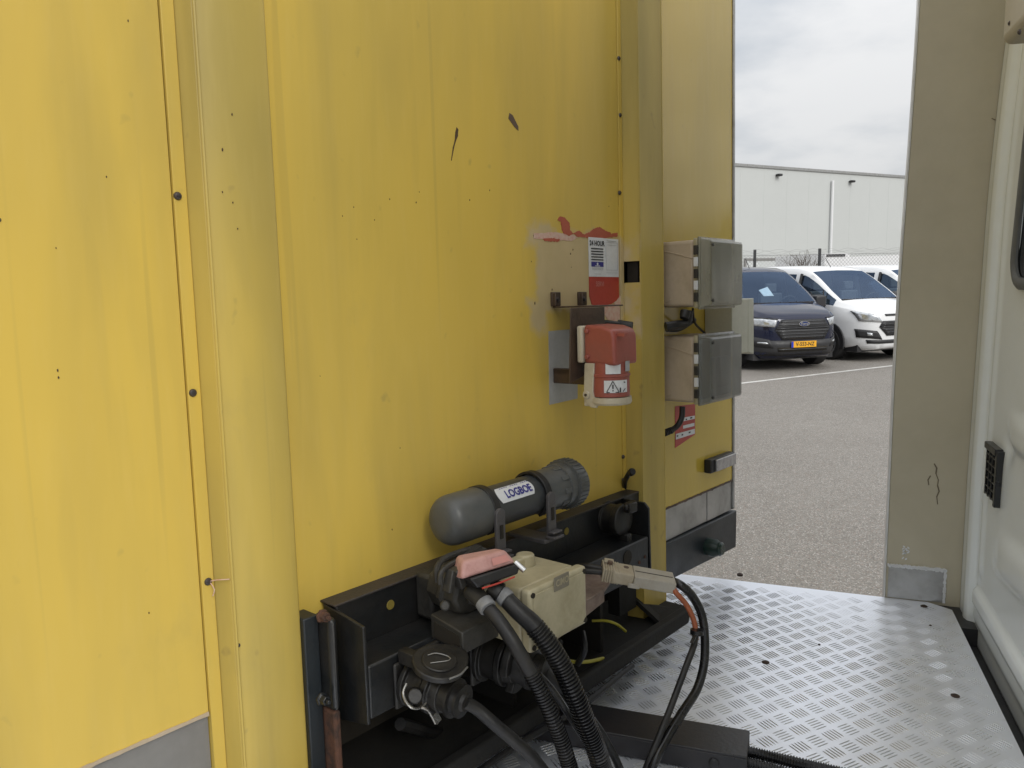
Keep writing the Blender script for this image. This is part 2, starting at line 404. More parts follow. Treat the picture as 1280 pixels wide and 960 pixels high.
MAT['trim_dark'] = pm('dark_trim', (0.025, 0.025, 0.027), 0.5, bmp=0)
MAT['tyre'] = pm('tyre_rubber', (0.016, 0.016, 0.017), 0.7, bmp=0)
MAT['rim'] = pm('wheel_rim', (0.55, 0.56, 0.58), 0.3, 0.8, (0.12, 0.12, 0.12), 0.5, 12, bmp=0)
MAT['van_white'] = pm('white_van_paint', (0.80, 0.81, 0.82), 0.15, 0.0, (0.74, 0.74, 0.74), 0.3, 2, rv=0.04, bmp=0, spec=0.6, fine=0.0)
MAT['van_navy'] = pm('navy_van_paint', (0.006, 0.010, 0.034), 0.10, 0.2, (0.005, 0.007, 0.024), 0.3, 2, rv=0.04, bmp=0, spec=0.8, fine=0.0)
MAT['headlight'] = pm('headlight_lens', (0.62, 0.64, 0.66), 0.08, 0.7, (0.16, 0.17, 0.18), 0.8, 14, bmp=0.6, bscale=30, spec=1)
MAT['grille_slat'] = pm('grille_slat', (0.07, 0.072, 0.075), 0.25, 0.5, bmp=0)
MAT['plate_yellow'] = pm('amber_number_plate', (0.85, 0.42, 0.02), 0.4, bmp=0)
MAT['seat'] = pm('grey_seat_cloth', (0.06, 0.062, 0.068), 0.8, bmp=0)
MAT['paper'] = pm('paper_sheet', (0.75, 0.76, 0.76), 0.6, bmp=0)
MAT['hall'] = pm('pale_cladding', (0.54, 0.56, 0.55), 0.5, 0.0, (0.50, 0.52, 0.51), 0.7, 0.12, bmp=0, fine=0.03)
MAT['hall_trim'] = pm('pale_trim', (0.62, 0.65, 0.65), 0.5, bmp=0)
MAT['road_paint'] = pm('worn_white_road_paint', (0.62, 0.61, 0.58), 0.7, 0.0, (0.30, 0.29, 0.27), 0.7, 6, bmp=0.3)
MAT['bark'] = pm('bark', (0.10, 0.08, 0.06), 0.9)
MAT['leaf'] = pm('leaves', (0.06, 0.085, 0.03), 0.7, 0.0, (0.035, 0.05, 0.02), 0.8, 0.6)

def glass(name, tint, amount, gcol=(0.95, 0.97, 1)):
    m, t, b = M_(name); t.nodes.remove(b)
    tr = nd(t, 'ShaderNodeBsdfTransparent'); tr.inputs[0].default_value = (*tint, 1)
    gl = nd(t, 'ShaderNodeBsdfGlossy'); gl.inputs['Roughness'].default_value = 0.03; gl.inputs[0].default_value = (*gcol, 1)
    fr = nd(t, 'ShaderNodeFresnel'); fr.inputs[0].default_value = 1.5
    f = math_n(t, 'ADD', fr.outputs[0], amount, True)
    mx_ = nd(t, 'ShaderNodeMixShader'); t.links.new(f, mx_.inputs[0]); t.links.new(tr.outputs[0], mx_.inputs[1]); t.links.new(gl.outputs[0], mx_.inputs[2])
    t.links.new(mx_.outputs[0], t.nodes['Material Output'].inputs[0]); return m
MAT['van_glass'] = glass('van_glass', (0.80, 0.92, 0.97), 0.05, (0.42, 0.58, 0.88))
MAT['cab_glass'] = glass('cab_glass', (0.10, 0.11, 0.12), 0.05)

def smoked(c1, c2, a0):
    m, t, b = M_('scratched_smoked_cover')
    n = noise_n(t, coords(t, (7, 7, 3)), 1.0, 4, 0.5); n2 = noise_n(t, coords(t, (60, 60, 12)), 1.0, 3, 0.5)
    t.links.new(mixc(t, ramp(t, n, 0.3, 0.75), c1, c2), b.inputs['Base Color'])
    b.inputs['Roughness'].default_value = 0.2
    f = math_n(t, 'ADD', ramp(t, n, 0.35, 0.7, a0, a0 + 0.26), ramp(t, n2, 0.5, 0.75, 0, 0.12), True)
    t.links.new(f, b.inputs['Alpha'])
    b.inputs['Coat Weight'].default_value = 0.6; b.inputs['Coat Roughness'].default_value = 0.12
    return m
MAT['smoked'] = smoked((0.28, 0.27, 0.20), (0.38, 0.37, 0.29), .46)
MAT['smoked_dark'] = smoked((0.15, 0.155, 0.14), (0.27, 0.28, 0.26), .40)

def chequer():
    m, t, b = M_('aluminium_tread_plate'); v = coords(t)
    n = noise_n(t, v, 3.2, 6, 0.6, 0.5); n2 = noise_n(t, coords(t, (60, 9, 9)), 1, 4); n3 = noise_n(t, v, 40, 4, 0.7)
    c = mixc(t, ramp(t, n, 0.40, 0.68, 0, 0.45), (0.86, 0.89, 0.96), (0.74, 0.76, 0.80))
    c = mixc(t, ramp(t, n3, 0.60, 0.75, 0, 0.22), c, (0.45, 0.42, 0.40))
    t.links.new(c, b.inputs['Base Color']); b.inputs['Metallic'].default_value = 0.6
    r = math_n(t, 'ADD', ramp(t, n, 0.3, 0.7, 0.27, 0.46), ramp(t, n2, 0.4, 0.7, 0, 0.08))
    t.links.new(r, b.inputs['Roughness']); bump(t, b, n3, 0.1, 0.0006); return m
MAT['chequer'] = chequer()
MAT['tread'] = pm('worn_tread_ribs', (0.66, 0.685, 0.73), 0.3, 0.8, (0.46, 0.46, 0.47), 0.7, 5, bmp=0)

def asphalt():
    m, t, b = M_('asphalt'); v = coords(t)
    big = noise_n(t, v, 0.35, 5, 0.55); mid = noise_n(t, v, 5, 5, 0.6)
    vo = nd(t, 'ShaderNodeTexVoronoi'); vo.inputs['Scale'].default_value = 135; t.links.new(v, vo.inputs['Vector'])
    sc2 = nd(t, 'ShaderNodeSeparateColor'); t.links.new(vo.outputs['Color'], sc2.inputs[0])
    c = mixc(t, ramp(t, big, 0.35, 0.65), (0.195, 0.181, 0.160), (0.245, 0.229, 0.204))
    c = mixc(t, ramp(t, mid, 0.4, 0.7, 0, 0.35), c, (0.165, 0.150, 0.128))
    c = mixc(t, ramp(t, sc2.outputs[0], 0.72, 0.95, 0, 0.75), c, (0.46, 0.44, 0.41))
    c = mixc(t, ramp(t, sc2.outputs[1], 0.70, 0.9, 0, 0.6), c, (0.085, 0.080, 0.075))
    c = mixc(t, ramp(t, sc2.outputs[2], 0.88, 0.97, 0, 0.5), c, (0.26, 0.17, 0.13))
    t.links.new(c, b.inputs['Base Color']); b.inputs['Roughness'].default_value = 0.85
    bump(t, b, vo.outputs['Distance'], 0.6, 0.006); return m
MAT['asphalt'] = asphalt()

# ------------------------------------------------------------------ ground and parking line
g = MB(); g.add([(-400, -400, 0), (400, -400, 0), (400, 400, 0), (-400, 400, 0)], [(0, 1, 2, 3)]); setting('ground', g, MAT['asphalt'])
def GP(px, py, h=0.0):
    r = ray(px, py); return CAM + r * ((h - CAM_H) / r.z)
pa, pb = GP(929, 479), GP(1118, 457); pd = (pb - pa).normalized(); pn = Vector((-pd.y, pd.x, 0))
line = MB(); A = pa - pd * 6; B = pb + pd * 14
line.add([A - pn * .05 + Vector((0, 0, .004)), B - pn * .05 + Vector((0, 0, .004)), B + pn * .05 + Vector((0, 0, .004)), A + pn * .05 + Vector((0, 0, .004))], [(0, 1, 2, 3)])
setting('parking_line', line, MAT['road_paint'])

# ------------------------------------------------------------------ trailer
T = thing('box_trailer', 'yellow box trailer with worn paint, seen at its front wall with two upright posts', 'trailer', TM, TORG)
TOP = 1.62
def tpart(name, mb, mat, parent=None, **k): return part(name, mb, mat, parent or T, **k)
m = MB().box(0.02, 0.4590, 0.0, 0.03, -0.526, TOP); tpart('wall_panel', m, MAT['yellow'])
m = MB().box(0.475, 1.4640, 0.0, 0.03, -0.60, TOP); tpart('wall_panel', m, MAT['yellow'])
m = MB().box(1.592, 2.034, 0.0, 0.03, -0.515, TOP); tpart('wall_panel', m, MAT['yellow_gloss'], label='glossier right-hand wall panel')
m = MB().box(0.03, 2.03, 0.031, 0.05, -0.69, TOP - .02); tpart('wall_core', m, MAT['seam'])
m = MB().box(0.02, 2.04, 0.055, 6.0, -0.52, TOP); tpart('body', m, MAT['yellow_post'], bevel=0.01)
# flanges with the screws
m = MB().box(0.4606, 0.4775, -0.004, 0.03, -0.75, TOP); tpart('flange', m, MAT['yellow'], bevel=0.001)
m = MB().box(1.4655, 1.4790, -0.003, 0.03, -0.60, TOP); tpart('flange', m, MAT['yellow'], bevel=0.001)
# left post: hat section with a rolled left lip
m = MB(); m.prism([L(.4765, -.002, -.78), L(.487, .027, -.78), L(.4915, .030, -.78), L(.583, .030, -.78), L(.589, .026, -.78), L(.590, -.002, -.78)], Vector((0, 0, TOP + .78)))
post = tpart('post', m, MAT['yellow_post'], bevel=0.0025)
m = MB().tube([L(.4895, .0298, -.78), L(.4895, .0298, TOP)], 0.0022, 8, 0.2); tpart('rolled_lip', m, MAT['yellow_post'], post)
# right post, hollow, with a cut-out in its side
m = MB(); m.box(1.488, 1.5890, -.040, -.037, -.743, TOP); m.box(1.5860, 1.5890, -.0371, 0.0, -.743, TOP)
for z0, z1 in ((-.743, .043), (.090, TOP)):
    m.prism([L(1.4795, 0, z0), L(1.488, .0375, z0), L(1.4905, .0375, z0), L(1.482, 0, z0)], Vector((0, 0, z1 - z0)))
tpart('post', m, MAT['yellow_post'], bevel=0.001)
m = MB().box(1.4925, 1.5855, -.030, -.003, -.02, .16); tpart('post_dark_fill', m, MAT['seam'])  # dark block inside the hollow post paints the shade behind the cut-out
m = MB().tube([L(1.5870, .0385, -.743), L(1.5870, .0385, TOP)], 0.0026, 8, 0.2); tpart('rolled_lip', m, MAT['yellow_post'])
# corner trim, aluminium skirts
m = MB().box(2.0355, 2.046, -.004, 0.06, -0.600, TOP); tpart('corner_trim', m, MAT['alu_dull'], bevel=0.002)
m = MB().box(0.03, 0.4595, 0.004, 0.02, -0.69, -0.5275); tpart('skirt', m, MAT['grey_skirt'], label='plain grey skirt below left panel')
m = MB().box(1.6, 1.885, 0.003, 0.02, -0.600, -0.5165); tpart('skirt', m, MAT['alu_dull'], label='dull aluminium skirt plate below the right panel')
m = MB().box(1.8862, 2.034, 0.0015, 0.02, -0.600, -0.5165); tpart('skirt', m, MAT['alu_dull'])
# ragged edge of old sealant along the panel bottoms
for s0, s1, tt in ((0.03, 0.459, -.526), (1.595, 2.033, -.5155)):
    m = MB()
    n = 60
    up_ = []; lo_ = []
    for i in range(n + 1):
        s = s0 + (s1 - s0) * i / n
        up_.append(L(s, .002, tt + .0025 + .002 * noise.noise(Vector((s * 90, 1, 0)))))
        lo_.append(L(s, .002, tt - .002 - .004 * max(0, noise.noise(Vector((s * 60, 5, 0))))))
    for i in range(n):
        m.prism([lo_[i], lo_[i + 1], up_[i + 1], up_[i]], Vector((0, .0035, 0)))
    tpart('sealant_bead', m, MAT['box_tan'] if s0 < 1 else MAT['rust_dull'])
# chassis cross member at the right with buffer
m = MB(); m.prism([L(1.600, .008, -.697), L(2.046, .008, -.713), L(2.050, .008, -.605), L(1.600, .008, -.6015)], Vector((0, .05, 0)))
xm = tpart('cross_member', m, MAT['steel_blue'], bevel=0.003)
bp = W(884, 683, .008)
m = MB().lathe(bp + Vector((0, .004, 0)), bp - Vector((0, .05, 0)), [(0, .024), (.03, .024), (.038, .019), (.044, .019), (.05, .014)], 20); tpart('rubber_buffer', m, MAT['green_cap'], xm)
m = MB().box(0.05, 0.62, .02, .06, -.78, -.70); tpart('cross_member', m, MAT['steel_black'])
# marker lamp
m = MB().box(1.862, 2.006, -.022, -.001, -.462, -.425); ml = tpart('marker_lamp', m, MAT['rubber'], bevel=.003)
m = MB().box(1.884, 2.002, -.0285, -.0222, -.4595, -.4275); tpart('lens', m, MAT['lamp_clear'], ml, bevel=.002)
# screws
def screw(px, py, o, r, seam=True):
    p = W(px, py, o); m = MB().lathe(p + Vector((0, .001, 0)), p - Vector((0, r * .8, 0)), [(0, r), (r * .35, r), (r * .7, r * .75), (r * .8, r * .35)], 12)
    m.box(p.x - r * .5, p.x + r * .5, p.y - r * .86, p.y - r * .75, p.z - r * .12, p.z + r * .12)
    tpart('screw', m, MAT['screw'])
for q in ((222, 245), (241, 491), (260, 727)): screw(*q, .004, .0052)
for q in ((773.5, 73), (775, 144), (774.5, 241), (778.5, 470), (779, 571), (779, 600)): screw(*q, .003, .0048)
screw(298, 807, .03, .003)
m = MB(); p = W(262, 727, .006)
m.tube([p, p + Vector((.004, -.006, .002)), W(287, 724, .03)], .0007, 5, .004); m.tube([p, W(268, 737, .012), W(266, 745, .01)], .0007, 5, .004); tpart('wire_scrap', m, MAT['scar_pale'])

# flaked paint, stains, marks and scratches (thin, irregular sheets lying on the panel)
def flake(pts, o, mat, name, thick=.0006, jag=0.0, sub=9, parent=None):
    P = []
    n = len(pts)
    for i in range(n):
        a = W(*pts[i], o); b_ = W(*pts[(i + 1) % n], o)
        for k in range(sub):
            q = a.lerp(b_, k / sub)
            if jag: q += Vector(((noise.noise(q * 260) + noise.noise(q * 700)) * jag, 0, (noise.noise(q * 260 + Vector((7, 7, 7))) + noise.noise(q * 700 + Vector((3, 3, 3)))) * jag))
            P.append(q)
    m = MB().prism(P, Vector((0, thick * 1.6, 0))); return tpart(name, m, mat, parent)
flake([(700, 270), (706, 272), (712, 279), (713, 288), (717, 292), (712, 295), (704, 291), (702, 284), (701, 277), (697, 275)], .0010, MAT['scar'], 'flaked_patch', jag=.0012)
flake([(717, 292), (724, 288), (730, 293), (738, 290), (742, 286), (750, 284), (757, 288), (765, 292), (772, 291), (772, 296), (752, 298), (735, 297), (722, 296)], .0010, MAT['scar'], 'flaked_patch', jag=.0016)
flake([(679, 298), (690, 297), (700, 299), (699, 302), (688, 302), (681, 301)], .0010, MAT['scar'], 'flaked_patch', jag=.0018)
flake([(667, 292), (690, 290), (700, 291), (715, 293), (722, 297), (715, 301), (700, 300), (684, 299), (667, 298)], .0007, MAT['scar_pale'], 'flaked_patch', jag=.0012)
flake([(756, 384), (766, 380), (775, 384), (775, 398), (770, 402), (760, 399), (755, 392)], .0010, MAT['scar_pale'], 'flaked_patch', jag=.0012)
flake([(770, 372), (776, 369), (777, 380), (772, 384), (768, 379)], .0012, MAT['scar_pale'], 'flaked_patch', jag=.0015)
flake([(571, 159), (573, 162), (572.5, 170), (570, 176), (567.5, 186), (564.5, 201), (564, 200), (566.5, 184), (569, 174), (569.5, 165)], .0008, MAT['black_mark'], 'scratch', sub=2, jag=.0005)
flake([(637, 141), (641, 144), (648, 158), (648, 163), (643, 158), (636, 148)], .0008, MAT['rust_dull'], 'scratch', sub=2, jag=.0006)
m = MB()
for q in ((667, 295, 1.6), (668.5, 379, 1.7), (716, 312, 1.2), (713, 317, 1.4), (690, 362, 1.2), (664, 327, .8), (587, 250, .9), (612, 238, .9), (761, 258, .8), (714, 334, .6), (487, 249, .9), (520, 253, .8), (442, 259, .8), (446, 299, .7), (490, 662, .9), (428, 270, .6), (500, 560, .7), (468, 275, .7), (524, 240, .6), (400, 470, .5),
          (72, 463, 1.0), (73, 472, .9), (160, 26, .9), (290, 143, .9), (278, 187, 1.1), (291, 253, .8), (278, 240, .7), (0, 275, 1.2), (133, 221, .7), (186, 766, .8), (70, 310, .6), (297, 286, .7)):
    p = W(q[0], q[1], .0 if not 244 < q[0] < 330 else .0305); m.prism([p + Vector((math.cos(a_) * q[2] * .0008 * (1 + .5 * random.random()), .0004, math.sin(a_) * q[2] * .0014 * (1 + .5 * random.random()))) for a_ in [k * 1.2566 for k in range(5)]], Vector((0, -.0010, 0)))
tpart('dirt_specks', m, MAT['black_mark'], kind='stuff')

# stickers
def sheet(pts, o, mat, name, parent=None, thick=.0008, **k):
    m = MB().prism([W(*q, o) for q in pts], Vector((0, thick, 0))); return tpart(name, m, mat, parent, **k)
c0 = W(735, 297, 0); c1 = W(772, 299, 0)
Sx0, Sx1 = c0.x, c1.x; St = .1385; Sm = .0560; Sb = .003
m = MB().box(Sx0, Sx1, -.0016, -.0004, Sm, St); stk = tpart('assistance_sticker', m, MAT['label_white'], label='white sticker reading 24 HOUR with red lower half')
m = MB()
redp = [L(Sx0, .0014, Sm - .0005), L(Sx1 + .0005, .0014, Sm - .0005), L(Sx1 + .001, .0014, .012), L(Sx1 - .01, .0014, .004), L(Sx1 - .03, .0014, -.003), L(Sx0 + .03, .0014, -.008), L(Sx0 + .008, .0014, -.003), L(Sx0, .0014, .015)]
m.prism(redp, Vector((0, .001, 0))); tpart('red_half', m, MAT['label_red'], stk)
sw = Sx1 - Sx0
def wt(s0, t0, o): return lambda x, y: L(s0 + x, o, t0 + y)
m = MB(); lx = Sx0 + sw * .27
add_text(m, '24 HOUR', .0145, wt(lx, St - .0125, .0022), .92, .0005)
for k in range(5):
    z = St - .0235 - k * .0058; m.box(lx - sw * .20, lx + sw * .20, -.0022, -.0018, z - .0013, z + .0013)
tpart('print', m, MAT['print_black'], stk, smooth=0)
m = MB().box(lx - sw * .20, lx + sw * .20, -.0022, -.0018, St - .0615, St - .0510); tpart('print', m, MAT['print_blue'], stk)
m = MB(); add_text(m, 'ASSISTANCE', .0072, wt(lx, St - .0665, .0023), 1.02); m.box(lx - .012, lx + .012, -.0022, -.0018, St - .0772, St - .0764); tpart('print', m, MAT['print_grey'], stk, smooth=0)
m = MB(); m.lathe(L(lx, .0021, St - .0555), L(lx, .0024, St - .0555), [(0, .003), (.0003, .003)], 12); m.box(lx - .009, lx + .009, -.0024, -.0021, St - .0605, St - .0590); tpart('print', m, MAT['label_white'], stk)
m = MB()
for a_, b2, c_, d_ in ((.56, .96, -.008, -.0086), (.56, .565, -.008, -.068), (.955, .96, -.008, -.068), (.56, .96, -.0674, -.068), (.60, .92, -.0045, -.0055), (.62, .92, -.0135, -.0140), (.56, .96, -.0735, -.0741)):
    m.box(Sx0 + sw * a_, Sx0 + sw * b2, -.0022, -.0017, St + c_, St + d_)
tpart('print', m, MAT['print_grey'], stk)
m = MB(); add_text(m, 'SERVI', .0150, wt(Sx0 + sw * .34, Sm - .016, .0022), .85); tpart('print', m, MAT['print_faint'], stk, smooth=0)

rs = sheet([(844, 560), (869, 543), (869, 505), (844, 508)], .0010, MAT['label_red'], 'red_warning_sticker', label='red and white striped sticker below the lower box')
def strip(px0, px1, y0a, y0b, y1a, y1b, mat, o): return sheet([(px0, y0a), (px1, y0b), (px1, y1b), (px0, y1a)], o, mat, 'print', rs, .0005)
for st in ((845, 868.5, 542.5, 536, 549.5, 542.0), (854, 868.0, 532, 528.5, 536, 532.5), (854.5, 868.5, 522, 519.5, 526.5, 523.5)):
    strip(st[0], st[1], st[2], st[3], st[4], st[5], MAT['label_white'], .0018)
m = MB()
for q in ((847, 545, 3), (853, 543.5, 3.5), (862, 540.5, 4.5), (858, 524.3, 3), (864, 522.3, 5)):
    p = W(q[0], q[1], .0024); m.box(p.x - .001 * q[2], p.x + .0012 * q[2], p.y, p.y + .0003, p.z - .0018, p.z + .0018)
tpart('print', m, MAT['print_black'], rs)

# front coupling beam
bl, br = .641, 1.413
beam = MB()
beam.box(bl + .006, 1.525, -.030, .01, -.60, -.432)                        # back web
beam.box(bl + .006, br - .004, -.1000, -.0301, -.585, -.5050)              # lower box with ledge
bm_ = tpart('coupling_beam', beam, MAT['steel_black'], bevel=.003)
m = MB().box(bl + .0, 1.4785, -.036, .006, -.4318, -.4285); tpart('top_flange', m, MAT['flange_steel'], bm_, bevel=.001)
m = MB().prism([L(bl, .006, -.432), L(bl, .10, -.445), L(bl, .1005, -.59), L(bl, .03, -.605)], Vector((.0055, 0, 0))); tpart('end_plate', m, MAT['steel_black'], bm_, bevel=.0015)
m = MB().prism([L(br + .001, .006, -.432), L(br + .001, .088, -.4335), L(br + .001, .099, -.445), L(br + .001, .102, -.59), L(br + .001, .006, -.60)], Vector((.0055, 0, 0))); tpart('end_plate', m, MAT['steel_black'], bm_, bevel=.0015)
p = W(784, 697, .1); m = MB().lathe(L(p.x, .1006, p.z), L(p.x, .1016, p.z), [(0, .0155), (.001, .0155)], 24); tpart('hole', m, MAT['seam'], bm_)
m = MB()
for q in ((799, 703), (806, 696), (803, 712)):
    p = W(*q, .1); m.lathe(L(p.x, .1002, p.z), L(p.x, .102, p.z), [(0, .004), (.0018, .0035)], 10)
parts('rivet', m, MAT['rust'], bm_)
p = W(488, 756, .03); m = MB().lathe(L(p.x, .0301, p.z), L(p.x, .0312, p.z), [(0, .0078), (.001, .0073)], 18); tpart('peep_hole', m, MAT['peep'], bm_)
p = W(708, 664, .03); m = MB().lathe(L(p.x, .0301, p.z), L(p.x, .0312, p.z), [(0, .0078), (.001, .0073)], 18); tpart('peep_hole', m, MAT['peep'], bm_)
# left upright angle bar with bolts, rusty lower end
ua0, ua1, ub1 = W(379, 800, .033).x, W(404, 800, .045).x, W(424, 800, .062).x
m = MB().box(ua0, ua1, -.036, -.0, -.80, -.432); up1 = tpart('upright_bar', m, MAT['steel_blue'], bevel=.002)
m = MB(); m.box(ua1 + .0005, ub1 - .001, -.062, -.02, -.572, -.434); tpart('upright_rail', m, MAT['steel_black'], up1, bevel=.007, segs=3)
m = MB(); m.box(ua1 + .0015, ub1 - .002, -.060, -.02, -.80, -.5725); tpart('upright_rail', m, MAT['rust'], up1, bevel=.004, label='rusty lower end of the rail')
for py in (772, 876):
    p = W(408, py, .066); m = MB().lathe(p + Vector((0, .012, 0)), p - Vector((0, .002, 0)), [(0, .010), (.004, .010), (.0045, .0075), (.014, .007)], 6); m.cyl(p - Vector((0, .0, 0)), p - Vector((0, .008, 0)), .0035, n=10)
    tpart('bolt', m, MAT['rust'] if py < 800 else MAT['steel_black'], up1, bevel=.001)
# skid plate and underframe
m = MB(); m.prism([L(.10, .123, -.742), L(1.548, .123, -.742), L(1.56, .123, -.708), L(.10, .123, -.708)], Vector((0, .022, 0)))
m.box(.10, 1.545, -.100, 1.3, -.7425, -.732); sk = tpart('skid_plate', m, MAT['underside'], bevel=.004)
m = MB().tube([L(1.30, .125, -.748), L(1.1, .128, -.756), L(.96, .125, -.75), L(.84, .12, -.752)], .006, 8); tpart('edge_seal', m, MAT['rubber'], sk)
m = MB()
for s in (1.0, 1.28): m.box(s, s + .01, -.06, .9, -.7315, -.5855)
m.box(.60, 1.47, .35, .36, -.7315, -.53); tpart('underframe', m, MAT['underside'])
m = MB(); m.box(1.40, 1.47, -.03, .0, -.7, -.6); m.prism([L(1.47, .09, -.7315), L(1.585, .09, -.7315), L(1.585, .02, -.7315), L(1.47, .02, -.69)], Vector((0, 0, .012))); tpart('gusset', m, MAT['underside'])
m = MB()
for s in (.35, 1.71):
    m.lathe(L(s - .09, -4.3, -1.40), L(s + .09, -4.3, -1.40), [(0, .2), (0.01, .36), (.17, .36), (.18, .2)], 28)
parts('wheel', m, MAT['tyre'], T)
m = MB().tube([W(740, 776, .05), W(758, 776, .07), W(772, 781, .08), W(782, 789, .08)], .003, 8); tpart('wiring', m, MAT['yellow_wire'])
m = MB().tube([W(690, 820, .105), W(715, 827, .112), W(735, 827, .112), W(754, 823, .105)], .0036, 8); tpart('wiring', m, MAT['yellow_wire'])
m = MB().tube([W(728, 790, .12), W(731, 812, .14), W(722, 830, .12)], .006, 8); m.tube([W(500, 905, .05), W(560, 915, .0), W(640, 880, .0), W(700, 800, .02)], .01, 8); tpart('wiring', m, MAT['rubber'])
# corner cable coming through the post flange
m = MB().tube([W(789, 588, .035), W(785, 594, .03), W(781, 602, .01), W(780, 612, -.005)], .006, 10, .004); m.lathe(W(791, 589, .045), W(787, 592, .03), [(0, .007), (.004, .0085), (.012, .0085)], 12); tpart('cable_gland', m, MAT['rubber'])

# ------------------------------------------------------------------ document tube (LOGBOEK)
to_ = .066
A0 = W(541, 655, to_); A1 = W(733, 599, to_)
A0 = L(A0.x + .012, to_, -.345); A1 = L(A1.x - .052, to_, -.345)
TL = (A1 - A0).length
tb = thing('document_tube', 'grey plastic document tube clamped on top of the black beam', 'tube', TM, L(A0.x, to_, -.395))
x0 = A0.x
P0 = L(x0 + .004, to_, -.345)
ax = Vector((1, 0, 0))
def tl(name, prof, mat, parent=tb, n=40, **k):
    m = MB().lathe(P0, P0 + ax, prof, n); return part(name, m, mat, parent, **k)
tl('tube', [(.06, .0362), (TL - .05, .0362)], MAT['pvc_dark'])
tl('end_cap', [(.0, .012), (.002, .026), (.008, .035), (.016, .0400), (.026, .0418), (.085, .0422), (.087, .0415), (.088, .037)], MAT['pvc'], label='domed end cap')
tl('coupling', [(TL - .115, .037), (TL - .114, .0395), (TL - .055, .0395), (TL - .054, .043), (TL - .034, .043), (TL - .033, .037)], MAT['pvc'])
sc = tl('screw_cap', [(TL - .036, .040), (TL - .035, .0475), (TL - .008, .0475), (TL - .004, .0455), (TL - .003, .040), (TL - .010, .038), (TL - .010, .001)], MAT['pvc'])
m = MB()
for k in range(32):
    a = 2 * math.pi * k / 32; c = P0 + Vector((TL - .021, math.cos(a) * .0477, math.sin(a) * .0477))
    m.obox(c, Vector((1, 0, 0)), Vector((0, math.cos(a), math.sin(a))), Vector((0, -math.sin(a), math.cos(a))), .012, .0012, .0014)
part('grip_ribs', m, MAT['pvc'], sc, kind='stuff')
m = MB()
for k in range(10):
    a = 2 * math.pi * k / 10; c = P0 + Vector((TL - .062, math.cos(a) * .0395, math.sin(a) * .0395))
    m.obox(c, Vector((1, 0, 0)), Vector((0, math.cos(a), math.sin(a))), Vector((0, -math.sin(a), math.cos(a))), .011, .002, .005)
parts('coupling_rib', m, MAT['pvc'], tb, bevel=.001)
def clamp(cxp):
    C = L(cxp, to_, -.345)
    m = MB()
    # strap ring
    n = 40; rr = (.038, .0435); hw = .0075
    vs = []
    for i in range(n + 1):
        a = R_(-60) + R_(300) * i / n
        for r in rr:
            for h in (-hw, hw): vs.append(C + Vector((h, -math.cos(a) * r, math.sin(a) * r)))
    fs = []
    for i in range(n):
        b_ = i * 4
        for q in ((0, 1, 5, 4), (2, 6, 7, 3), (0, 4, 6, 2), (1, 3, 7, 5)): fs.append(tuple(b_ + z for z in q))
    fs += [(0, 2, 3, 1), (n * 4, n * 4 + 1, n * 4 + 3, n * 4 + 2)]
    m.add(vs, fs); rg = part('pipe_clip', m, MAT['rubber'], tb, bevel=.001)
    m = MB(); m.box(cxp - .011, cxp + .011, -.113, -.107, -.412, -.345); m.lathe(L(cxp, .1065, -.345), L(cxp, .1135, -.345), [(0, .011), (.007, .011)], 18)
    m.box(cxp - .014, cxp + .014, -.128, -.107, -.4175, -.4125); m.box(cxp - .013, cxp + .013, -.125, -.113, -.408, -.404)
    m.box(cxp - .02, cxp + .02, -.11, -.02, -.4265, -.4190)
    part('clip_foot', m, MAT['pvc_clip'], rg, bevel=.0012)
    m = MB().box(cxp - .0035, cxp + .0035, -.1150, -.1125, -.385, -.362); part('slot', m, MAT['seam'], rg)
clamp(.9225); clamp(1.0605)
# curved label with lettering
def on_tube(s0, phi0, r):
    return lambda x, y: L(s0 + x, to_, -.345) + Vector((0, -math.cos(phi0 + y / r) * r, math.sin(phi0 + y / r) * r))
sl0, sl1 = .9375, 1.032
cen = (sl0 + sl1) / 2; hl = (sl1 - sl0) / 2
f = on_tube(cen, R_(44), .0372)
m = MB(); m.grid(lambda u, v: f((u * 2 - 1) * (hl - .006 * abs(v * 2 - 1) ** 2), (v - .5) * .030), 24, 10)
lb = part('label', m, MAT['label_white'], tb, smooth=60)
m = MB(); add_text(m, 'LOGBOE', .0205, on_tube(cen + .006, R_(40), .0383), .84, .0006); 
part('print', m, MAT['print_blue'], lb, smooth=0)
m = MB(); g2 = on_tube(cen + .004, R_(42), .0376)
for k in range(14):
    if k % 5 == 4: continue
    xx = -.036 + k * .0055; m.add([g2(xx, .0130), g2(xx + .0038, .0130), g2(xx + .0038, .0145), g2(xx, .0145)], [(0, 1, 2, 3)])
part('print', m, MAT['print_blue'], lb, smooth=0)

